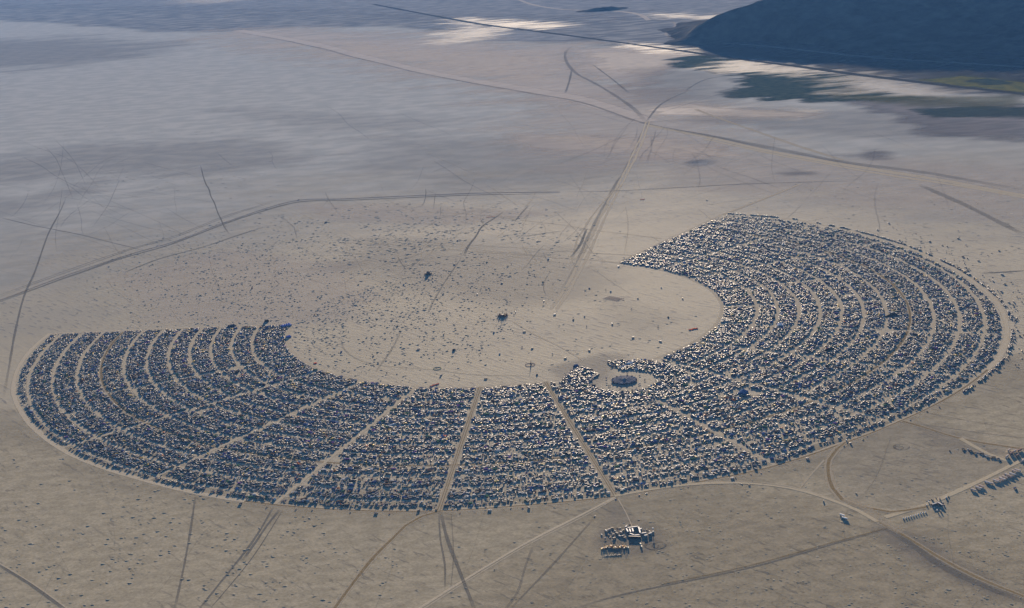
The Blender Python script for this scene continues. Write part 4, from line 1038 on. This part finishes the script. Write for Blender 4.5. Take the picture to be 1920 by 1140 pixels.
# scattered vehicles, tents and small sculptures on the plain
SPOTS = [(874, 613), (926, 624), (983, 622), (832, 627), (979, 651), (998, 653), (937, 664), (1036, 664), (1007, 703), (911, 710), (827, 704), (861, 710), (1040, 590), (1096, 594), (1234, 614), (1253, 595), (1238, 640), (1105, 657), (1184, 579), (1187, 633), (700, 668), (725, 700), (640, 660), (1188, 497), (1160, 500),
         (818, 494), (852, 496), (913, 492), (1002, 516), (1018, 529), (895, 552), (831, 551), (880, 580), (941, 531), (1105, 541), (1136, 543), (1145, 547), (1020, 565), (1008, 452), (845, 436), (858, 451), (672, 534), (700, 538), (757, 534), (560, 375), (1325, 375), (1170, 484), (1280, 560), (1240, 540), (1100, 612), (1075, 600), (1060, 672), (1148, 608), (964, 590), (967, 585), (1196, 560), (145, 588), (745, 612), (785, 655), (590, 590)]
for j, (u, v) in enumerate(SPOTS):
    kd = ['shade_canopy', 'geodesic_dome', 'old_bus', 'box_truck', 'shade_canopy', 'motorhome', 'wall_tent'][j % 7]
    c = [WHT, SIL, GRY, BLK, BLU, TAN][(j*7) % 6]
    o = link(kd, KIT[kd].mesh(kd, c[1], KINDS[kd][4]), None, at(u, v), j*1.3)
    s_ = .8 if kd == 'geodesic_dome' else 1; o.scale = (s_,)*3
    x, y = o.location.x, o.location.y
    side = ('upper ' if v < 540 else 'lower ' if v > 640 else 'middle ')+('left' if u < 800 else 'centre' if u < 1000 else 'right')
    ref = min([((943, 593), 'the wooden figure'), ((803, 514), 'the timber temple'), ((994, 684), 'the orange ring'), ((1028, 486), 'the white winged pavilion'), ((1150, 560), 'the red cone field'), ((850, 657), 'the black spiky sculpture'), ((520, 532), 'the leaning beam'), ((820, 691), 'the yellow hoop'), ((1300, 617), 'the long orange-red cloth')], key=lambda t: (t[0][0]-u)**2+9*(t[0][1]-v)**2)
    rel = ('left' if ref[0][0] > u+6 else 'right' if ref[0][0] < u-6 else 'straight')+' '+('above' if v < ref[0][1] else 'below')
    tag(o, '%s %s standing alone on the %s plain, %s %s' % (c[0], SHORT[kd], side, rel, ref[1]), KINDS[kd][2])
# solitary vehicles outside the ring
OUT = [(1115, 968, 'pickup_truck', WHT, 'raising dust on the pale road below the camp'), (927, 1068, 'parked_car', BLK, 'on the pale diagonal road at the bottom'), (1391, 908, 'parked_car', BLK, 'left of a pair on the curved lower road'), (1405, 910, 'cargo_van', BLK, 'right of a pair on the curved lower road'),
       (1417, 880, 'motorhome', GRY, 'alone just outside the lower right edge'), (1587, 826, 'box_truck', WHT, 'at the top of the gate loop road'), (1781, 846, 'cargo_van', BLK, 'alone left of the dark row of vehicles'), (1605, 925, 'cargo_van', CRM, 'alone inside the gate loop'), (1544, 940, 'camper_van', CRM, 'small and bright beside the lower curved road'),
       (1903, 916, 'box_truck', BLU, 'below the row of long trailers at the right edge'), (1626, 818, 'parked_car', BLK, 'beside the outer road above the gate loop'), (785, 958, 'motorhome', GRY, 'below the end of the lower middle avenue'), (818, 956, 'cargo_van', BRN, 'at the foot of the lower middle avenue'),
       (1295, 890, 'camper_van', WHT, 'left of three outside the lower right edge'), (1303, 892, 'parked_car', SIL, 'middle of three outside the lower right edge'), (1335, 889, 'box_truck', GRY, 'right of three outside the lower right edge'), (1870, 545, 'motorhome', SIL, 'outside the far right edge of camp'), (1912, 630, 'wall_tent', BLK, 'at the right edge of the picture, beyond the outer road')]
for (u, v, kd, c, t) in OUT:
    o = link(kd, KIT[kd].mesh(kd, c[1], KINDS[kd][4]), None, at(u, v), (u*.7) % 6)
    tag(o, '%s %s %s' % (c[0], SHORT[kd], t), KINDS[kd][2])

# ------------------------------------------------------------------ long trailers, gate and works yard
def semitrailer(loc, rz, body, label, group=None, L=14.5, cab=True, hgt=4.0):
    t = empty('semi_trailer', loc, rz, label, 'trailer', group)
    k = K(); k.box(-L/2, L/2, -1.3, 1.3, 1.15, hgt, None); part(k, 'trailer_box', body, t)
    k = K(); k.box(-L/2+.1, L/2-.1, -.5, .5, .8, 1.14, BK); k.box(L/2-3, L/2-2.8, -.8, .8, 0, 1.14, BK); part(k, 'chassis', BK, t)
    wk = K()
    for y in (-1.0, 1.0): wk.wheel(0, y, .5, .5, n=8)
    for x in (-L/2+1.2, -L/2+2.5): part(wk, 'wheel', BK, t, None, (x, 0, 0))
    if cab:
        k = K(); k.prof([(L/2+.3, .7), (L/2+4.6, .7), (L/2+4.7, 1.6), (L/2+3.2, 1.9), (L/2+2.6, 3.0), (L/2+.3, 3.2)], -1.15, 1.15, None, cols=[BK, None, None, GL, None, None]); part(k, 'cab', (.25, .06, .05), t)
        for x in (L/2+1.2, L/2+3.8): part(wk, 'wheel', BK, t, None, (x, 0, 0))
    return t
def heading(p, q):
    a, b_ = G(*p), G(*q); return math.atan2(b_[1]-a[1], b_[0]-a[0])
TH = heading((1819, 916), (1830.5, 920))
ROWP = [(1825, 920), (1834.5, 916), (1840, 913), (1852, 906), (1857, 907), (1867, 903), (1873, 902), (1879, 899), (1884, 896), (1889, 892), (1893, 894), (1898, 890), (1902, 885), (1908, 883)]
NTH = ['leftmost', 'second from left', 'third from left', 'fourth from left', 'fifth from left', 'sixth from left', 'just left of middle', 'just right of middle', 'sixth from right', 'fifth from right', 'fourth from right', 'third from right', 'second from right', 'rightmost']
for i, (u, v) in enumerate(ROWP):
    tone = [(.62, .5, .42), (.6, .57, .54), (.55, .42, .36), (.68, .65, .62)][i % 4]
    semitrailer((*G(u, v), 0), TH+rnd.gauss(0, .03), tone, '%s long trailer, %s in the slanting row by the right edge' % (['tan', 'white', 'brown', 'bright white'][i % 4], NTH[i]), 'long trailers in the slanting row', L=16+2*(i % 2), cab=False, hgt=4.4)
for i, (u, v, L) in enumerate([(1579, 967, 13), (1584, 973, 15)]):
    semitrailer((*G(u, v), 0), heading((1575, 964), (1592, 969)), (.82, .82, .8), 'white long trailer alone on the open ground, %s of the two' % ('upper smaller' if i == 0 else 'lower larger'), 'two white trailers', L, False)
q = random.Random(8)
for i, (u, v) in enumerate([(1741, 942), (1748, 938), (1755, 934), (1737, 948), (1746, 946), (1762, 936), (1752, 952), (1760, 950), (1768, 944), (1774, 934), (1778, 931), (1770, 948), (1757, 958), (1764, 960)]):
    kd = ['box_truck', 'motorhome', 'cargo_van', 'travel_trailer'][i % 4]; c = [WHT, TAN, GRY][i % 3]
    o = link(kd, KIT[kd].mesh(kd, c[1]), None, at(u, v), .9+q.gauss(0, .2))
    tag(o, '%s %s in the vehicle cluster by the gate, %s' % (c[0], SHORT[kd], ['upper left side', 'top', 'top right of it', 'far left end', 'left middle', 'upper middle', 'lower left', 'centre', 'right middle', 'upper right', 'topmost right', 'right side', 'bottom', 'lowest right'][i]), KINDS[kd][2])
for p, q_, t in [((1747.5, 949), (1757, 946), 'left white container of the pair meeting in a V by the gate'), ((1758, 944.5), (1767, 950), 'right white container of the pair meeting in a V by the gate')]:
    a_, b2 = G(*p), G(*q_); t_ = empty('container', ((a_[0]+b2[0])/2, (a_[1]+b2[1])/2, 0), math.atan2(b2[1]-a_[1], b2[0]-a_[0]), t, 'container')
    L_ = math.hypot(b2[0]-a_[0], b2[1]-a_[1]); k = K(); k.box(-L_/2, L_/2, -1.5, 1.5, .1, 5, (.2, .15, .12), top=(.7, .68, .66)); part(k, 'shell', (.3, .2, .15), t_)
    k = K(); k.box(L_/2, L_/2+.06, -1.2, 1.2, .4, 4.6, (.25, .25, .25)); part(k, 'door', (.2, .2, .2), t_)
for i in range(10):
    u, v = 1694+i*4.6, 973-i*1.35
    b_ = empty('gate_booth', at(u, v), .6, 'small white gate booth, %s in the line of booths across the entry' % ['leftmost', 'second from left', 'third from left', 'fourth from left', 'left of centre', 'right of centre', 'fourth from right', 'third from right', 'second from right', 'rightmost'][i], 'booth', 'white booths of the gate line')
    k = K(); k.box(-1.3, 1.3, -1.3, 1.3, 0, 2.5, None); k.face([(-.5, -1.32, .1), (.5, -1.32, .1), (.5, -1.32, 2.1), (-.5, -1.32, 2.1)], GL); part(k, 'body', (.78, .76, .72), b_)
    k = K(); k.cone(0, 0, 2.52, 1.75, 3.1, .4, 4, None, math.pi/4); part(k, 'roof', (.8, .78, .74), b_)
for i in range(17):
    u = 1806+i*4.4; v = 842+i*1.35+q.gauss(0, 1.2); kd = ['box_truck', 'parked_car', 'cargo_van', 'motorhome', 'pickup_truck'][i % 5]; c = [BLK, GRY, WHT, BRN][(i*3) % 4]
    o = link(kd, KIT[kd].mesh(kd, c[1]), None, at(u, v), -.3+q.gauss(0, .3)); 
    tag(o, '%s %s in the dark row leading to the gate, beside a %s %s' % (c[0], SHORT[kd], [BLK, GRY, WHT, BRN][((i+1)*3) % 4][0], SHORT[['box_truck', 'parked_car', 'cargo_van', 'motorhome', 'pickup_truck'][(i+1) % 5]]), KINDS[kd][2], 'vehicles in the dark row by the gate')
for i, (u, v, L) in enumerate([(1888, 858, 16), (1896, 852, 15), (1903, 848, 14), (1912, 846, 15), (1892, 846, 12), (1908, 856, 12), (1918, 866, 12)]):
    semitrailer((*G(u, v), 0), heading((1882, 857), (1889, 852.5))+q.gauss(0, .06), (.35, .2, .15) if i % 2 else (.55, .48, .42), '%s trailer in the block at the right edge, %s' % ('dark red' if i % 2 else 'grey', ['front left', 'middle', 'right of middle', 'far right', 'back', 'front right', 'lowest right'][i]), 'trailers in the block at the right edge', L, False, 6)

# works yard below the camp: white containers laid round a court
def container(p, rz, L, body, label, group='white containers of the yard', hgt=3.2, W=3.0):
    t = empty('container', (p[0], p[1], 0), rz, label, 'container', group)
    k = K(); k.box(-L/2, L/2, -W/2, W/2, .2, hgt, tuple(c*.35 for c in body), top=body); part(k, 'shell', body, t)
    k = K(); k.box(L/2, L/2+.06, -1.2, 1.2, .4, hgt-.2, (.25, .25, .25)); part(k, 'door', (.25, .25, .25), t)
    k = K(); k.box(-L/2+.3, L/2-.3, -W/2+.3, W/2-.3, hgt+.003, hgt+.25, body); part(k, 'roof', body, t)
    return t
def seg_container(p, q_, label, W=3.2, hgt=4.6, body=(.8, .79, .75)):
    a, b_ = G(*p), G(*q_); L = math.hypot(b_[0]-a[0], b_[1]-a[1])
    return container(((a[0]+b_[0])/2, (a[1]+b_[1])/2), math.atan2(b_[1]-a[1], b_[0]-a[0]), L, body, label, W=W, hgt=hgt)
for p, q_, t in [((1177, 992.5), (1196, 990), 'white container along the top of the yard court'), ((1174.5, 994), (1177.5, 1000), 'white container on the upper left side of the court'), ((1197.5, 991), (1200.5, 1002), 'white container down the right side of the court'),
                 ((1180.5, 994.5), (1182.5, 1000.5), 'first white roof standing inside the court'), ((1185.5, 993.5), (1187.5, 999.8), 'second white roof inside the court'), ((1181, 1003), (1189, 1006), 'white container along the lower left of the court'), ((1190, 1006.5), (1199, 1005.5), 'white container along the bottom of the court'),
                 ((1203, 1003), (1212, 1001.5), 'white container trailing right of the court'), ((1216, 1003.5), (1222, 1002), 'white container at the right end of the yard'), ((1208, 1007), (1214, 1006), 'short white container below the right end'),
                 ((1172, 990.5), (1176, 989.5), 'short white container at the top left corner of the yard'), ((1199, 996), (1203, 993.5), 'short white container at the top right corner of the yard')]:
    seg_container(p, q_, t)
k = K(); k.pole(0, 0, 0, 11, .7); k.box(-2, 2, -2, 2, 0, 3, (.6, .58, .5)); k.box(-1.2, 1.2, -1.2, 1.2, 8, 11.5, (.8, .8, .78), ins=.2)
art('light_tower', 1224.5, 998, k, (.6, .6, .6), 'white-topped tower at the right end of the works yard', 'tower')
k = K(); k.box(-14, 14, -1.5, 1.5, 0, 5, (.04, .035, .03), top=(.07, .06, .05)); art('yard_wall', 1190, 1009, k, (.05, .05, .05), 'dark long shed along the near side of the yard court', 'shed', rz=heading((1175, 1007), (1205, 1008)))
YV = [(1136, 996), (1142, 994), (1148, 991), (1153, 996), (1158, 993), (1162, 990), (1164, 999), (1157, 1001), (1150, 1003), (1141, 1003), (1135, 1010), (1144, 1008), (1152, 1010), (1168, 1006), (1172, 1009), (1128, 1003), (1208, 996), (1213, 994), (1218, 998), (1168, 996), (1162, 1006), (1176, 986), (1181, 985), (1146, 999)]
for i, (u, v) in enumerate(YV):
    kd = ['box_truck', 'motorhome', 'travel_trailer', 'cargo_van', 'shade_canopy', 'pickup_truck'][i % 6]; c = [WHT, GRY, SIL, BLK, TAN][(i*2) % 5]
    o = link(kd, KIT[kd].mesh(kd, c[1], KINDS[kd][4]), None, at(u, v), q.choice((.1, 1.6))+q.gauss(0, .2))
    tag(o, '%s %s in the works yard, %s of the white court' % (c[0], SHORT[kd], 'left' if u < 1160 else 'close left' if u < 1172 else 'upper side' if u < 1190 else 'right'), KINDS[kd][2], 'vehicles in the works yard')
def k_crane():
    k = K(); k.box(-3.2, 3.2, -1.3, 1.3, .9, 2.0, None); k.box(-3, -1, -1.1, 1.1, 2, 3.6, None); k.prof([(-1.5, 3.2), (-1.5, 4), (7, 8.6), (7, 8.1)], -.3, .3, None)
    for x in (-2.2, 0, 2.2):
        for y in (-1.2, 1.2): k.wheel(x, y, .6, .4, n=6)
    return k
CR = k_crane()
for i in range(18):
    u = 1128+i*2.85; v = 1027+q.gauss(0, 1.6); body = [(.75, .48, .12), (.6, .55, .45), (.7, .35, .08), (.12, .1, .08)][i % 4]; w_ = ['yellow', 'pale', 'orange', 'dark'][i % 4]
    kk = CR if i % 3 else KIT['box_truck']
    art('mobile_crane' if i % 3 else 'box_truck', u, v, kk, body, '%s %s in the lower row of heavy machines, %s' % (w_, 'mobile crane' if i % 3 else 'box truck', ['first from the left', 'second from the left', 'third from the left', 'fourth from the left', 'left part', 'left of centre', 'just left of centre', 'centre left', 'centre', 'centre right', 'just right of centre', 'right of centre', 'right part', 'near the right', 'fourth from the right', 'third from the right', 'second from the right', 'last on the right'][i]), 'crane' if i % 3 else 'truck', None, 1.4+q.gauss(0, .3), 'heavy machines in the lower row of the yard')
for i in range(8):
    u = 1136+i*3.9; art('parked_car', u, 1042.5-i*.25, KIT['parked_car'] if i % 2 else KIT['pickup_truck'], (.05, .05, .06) if i % 2 else (.4, .36, .3), '%s in the thin lowest line under the works yard, %s' % ('black car' if i % 2 else 'tan pickup', ['leftmost', 'second from left', 'third from left', 'left of its middle', 'right of its middle', 'third from right', 'second from right', 'rightmost'][i]), 'car', None, .1, 'cars in the thin lowest line of the yard')
for i, (u, v) in enumerate([(1178, 1028), (1201, 1021), (1203, 1026)]):
    art('work_truck', u, v, KIT['box_truck'], (.7, .66, .5), ['pale box truck right of the heavy machines', 'pale box truck below the court', 'lower pale box truck below the court'][i], 'truck', None, 1.3)

# ------------------------------------------------------------------ drifts of dust: low crescent mounds, uncountable
M_DUNE = simple('dust_drift', (.33, .295, .21), .95, .2, .05, spec=.1)
V = []; F = []
def drift(x, y, L, Wd, h, ang, curve):
    b = len(V); n = 6
    for i in range(n+1):
        t = i/n*2-1; e = 1-t*t; lx = t*L/2; ly = curve*t*t*L*.3
        for (oy, z) in ((-Wd*(.15+.85*e)*.35, -.02), (0, h*e+.0), (Wd*(.15+.85*e)*.65, -.02)):
            px, py = lx, ly+oy; V.append((x+px*math.cos(ang)-py*math.sin(ang), y+px*math.sin(ang)+py*math.cos(ang), z+.12))
    for i in range(n):
        for j in range(2):
            a = b+i*3+j; F.append((a, a+3, a+4, a+1))
q = random.Random(31)
def sow(n, u0, u1, v0, v1, L, h, thr, seed, inring=None, ang=None, curve=1, sc=120, fade=None, wr=(.35, .8)):
    k = 0; tries = 0
    while k < n and tries < n*20:
        tries += 1
        u, v = q.uniform(u0, u1), q.uniform(v0, v1)
        if fade and q.random() > 1-math.hypot((u-fade[0])/fade[2], (v-fade[1])/fade[3]): continue
        x, y = G(u, v); r = math.hypot(x, y); c = (math.degrees(math.atan2(x, y))/30) % 12
        if inring is not None and inring != (r < 750): continue
        if 2 <= c <= 10 and 745 < r < Rout(c)+12: continue
        if float(fbm(x/sc, y/sc, seed, 3)) < thr: continue
        s = min(1.8, math.exp(q.gauss(-.1, .6))); l_ = L*s
        drift(x, y, l_, l_*q.uniform(*wr), h*min(s, 1.6)*q.uniform(.6, 1.2), (ang if ang is not None else -math.pi+YAW*0-.35)+q.gauss(0, .35), curve*q.uniform(.2, 1.4)*q.choice((1, 1, -1))); k += 1
sow(520, -60, 620, 860, 1180, 7, .5, .33, 1, ang=-.7)
sow(380, 560, 1300, 940, 1180, 4.5, .35, .36, 2, ang=-.5)
sow(1300, 1250, 1960, 760, 1180, 4.5, .35, .30, 3, ang=-1.35, curve=.2)
sow(2000, 200, 1050, 385, 740, 6.0, .8, .28, 4, inring=True, ang=-.5, curve=.3, fade=(560, 540, 520, 210), wr=(.5, 1.2))
sow(1500, 380, 1180, 375, 540, 11, .8, .36, 5, ang=-.3, curve=.3, sc=200, fade=(760, 450, 420, 90))
sow(1700, 120, 620, 400, 640, 6.0, .8, .28, 6, inring=False, ang=-.5, curve=.3, fade=(430, 540, 320, 130), wr=(.5, 1.2))
sow(260, 700, 1330, 480, 700, 7, .6, .4, 7, inring=True, ang=-.3)
sow(380, 0, 700, 230, 380, 13, .7, .40, 8, ang=-.3, curve=.2, sc=400, fade=(330, 300, 400, 90))
sow(500, 1050, 1920, 330, 480, 9, .5, .40, 9, ang=-.3, curve=.2, sc=300)
me = bpy.data.meshes.new('dust_drifts'); me.from_pydata(V, [], F); me.materials.append(M_DUNE); me.shade_smooth()
tag(link('dust_drifts', me), 'low crescent drifts of dust scattered over the dry plain', 'dust drifts', None, 'stuff')

# ------------------------------------------------------------------ haze
hz = bpy.data.materials.new('haze'); hz.use_nodes = True; n = hz.node_tree.nodes; n.clear()
out = n.new('ShaderNodeOutputMaterial'); pv = n.new('ShaderNodeVolumePrincipled')
pv.inputs['Color'].default_value = (*HAZE_COLOR, 1); pv.inputs['Density'].default_value = HAZE_DENSITY; pv.inputs['Anisotropy'].default_value = HAZE_ANISO
hz.node_tree.links.new(pv.outputs[0], out.inputs['Volume'])
k = HALF+500; z0, z1 = -5, 1560
me = bpy.data.meshes.new('haze')
me.from_pydata([(-k, -k, z0), (k, -k, z0), (k, k, z0), (-k, k, z0), (-k, -k, z1), (k, -k, z1), (k, k, z1), (-k, k, z1)], [], [(3, 2, 1, 0), (4, 5, 6, 7), (0, 1, 5, 4), (1, 2, 6, 5), (2, 3, 7, 6), (3, 0, 4, 7)])
me.materials.append(hz)
tag(link('haze', me), 'thin blue morning haze over the desert', 'haze', None, 'stuff')
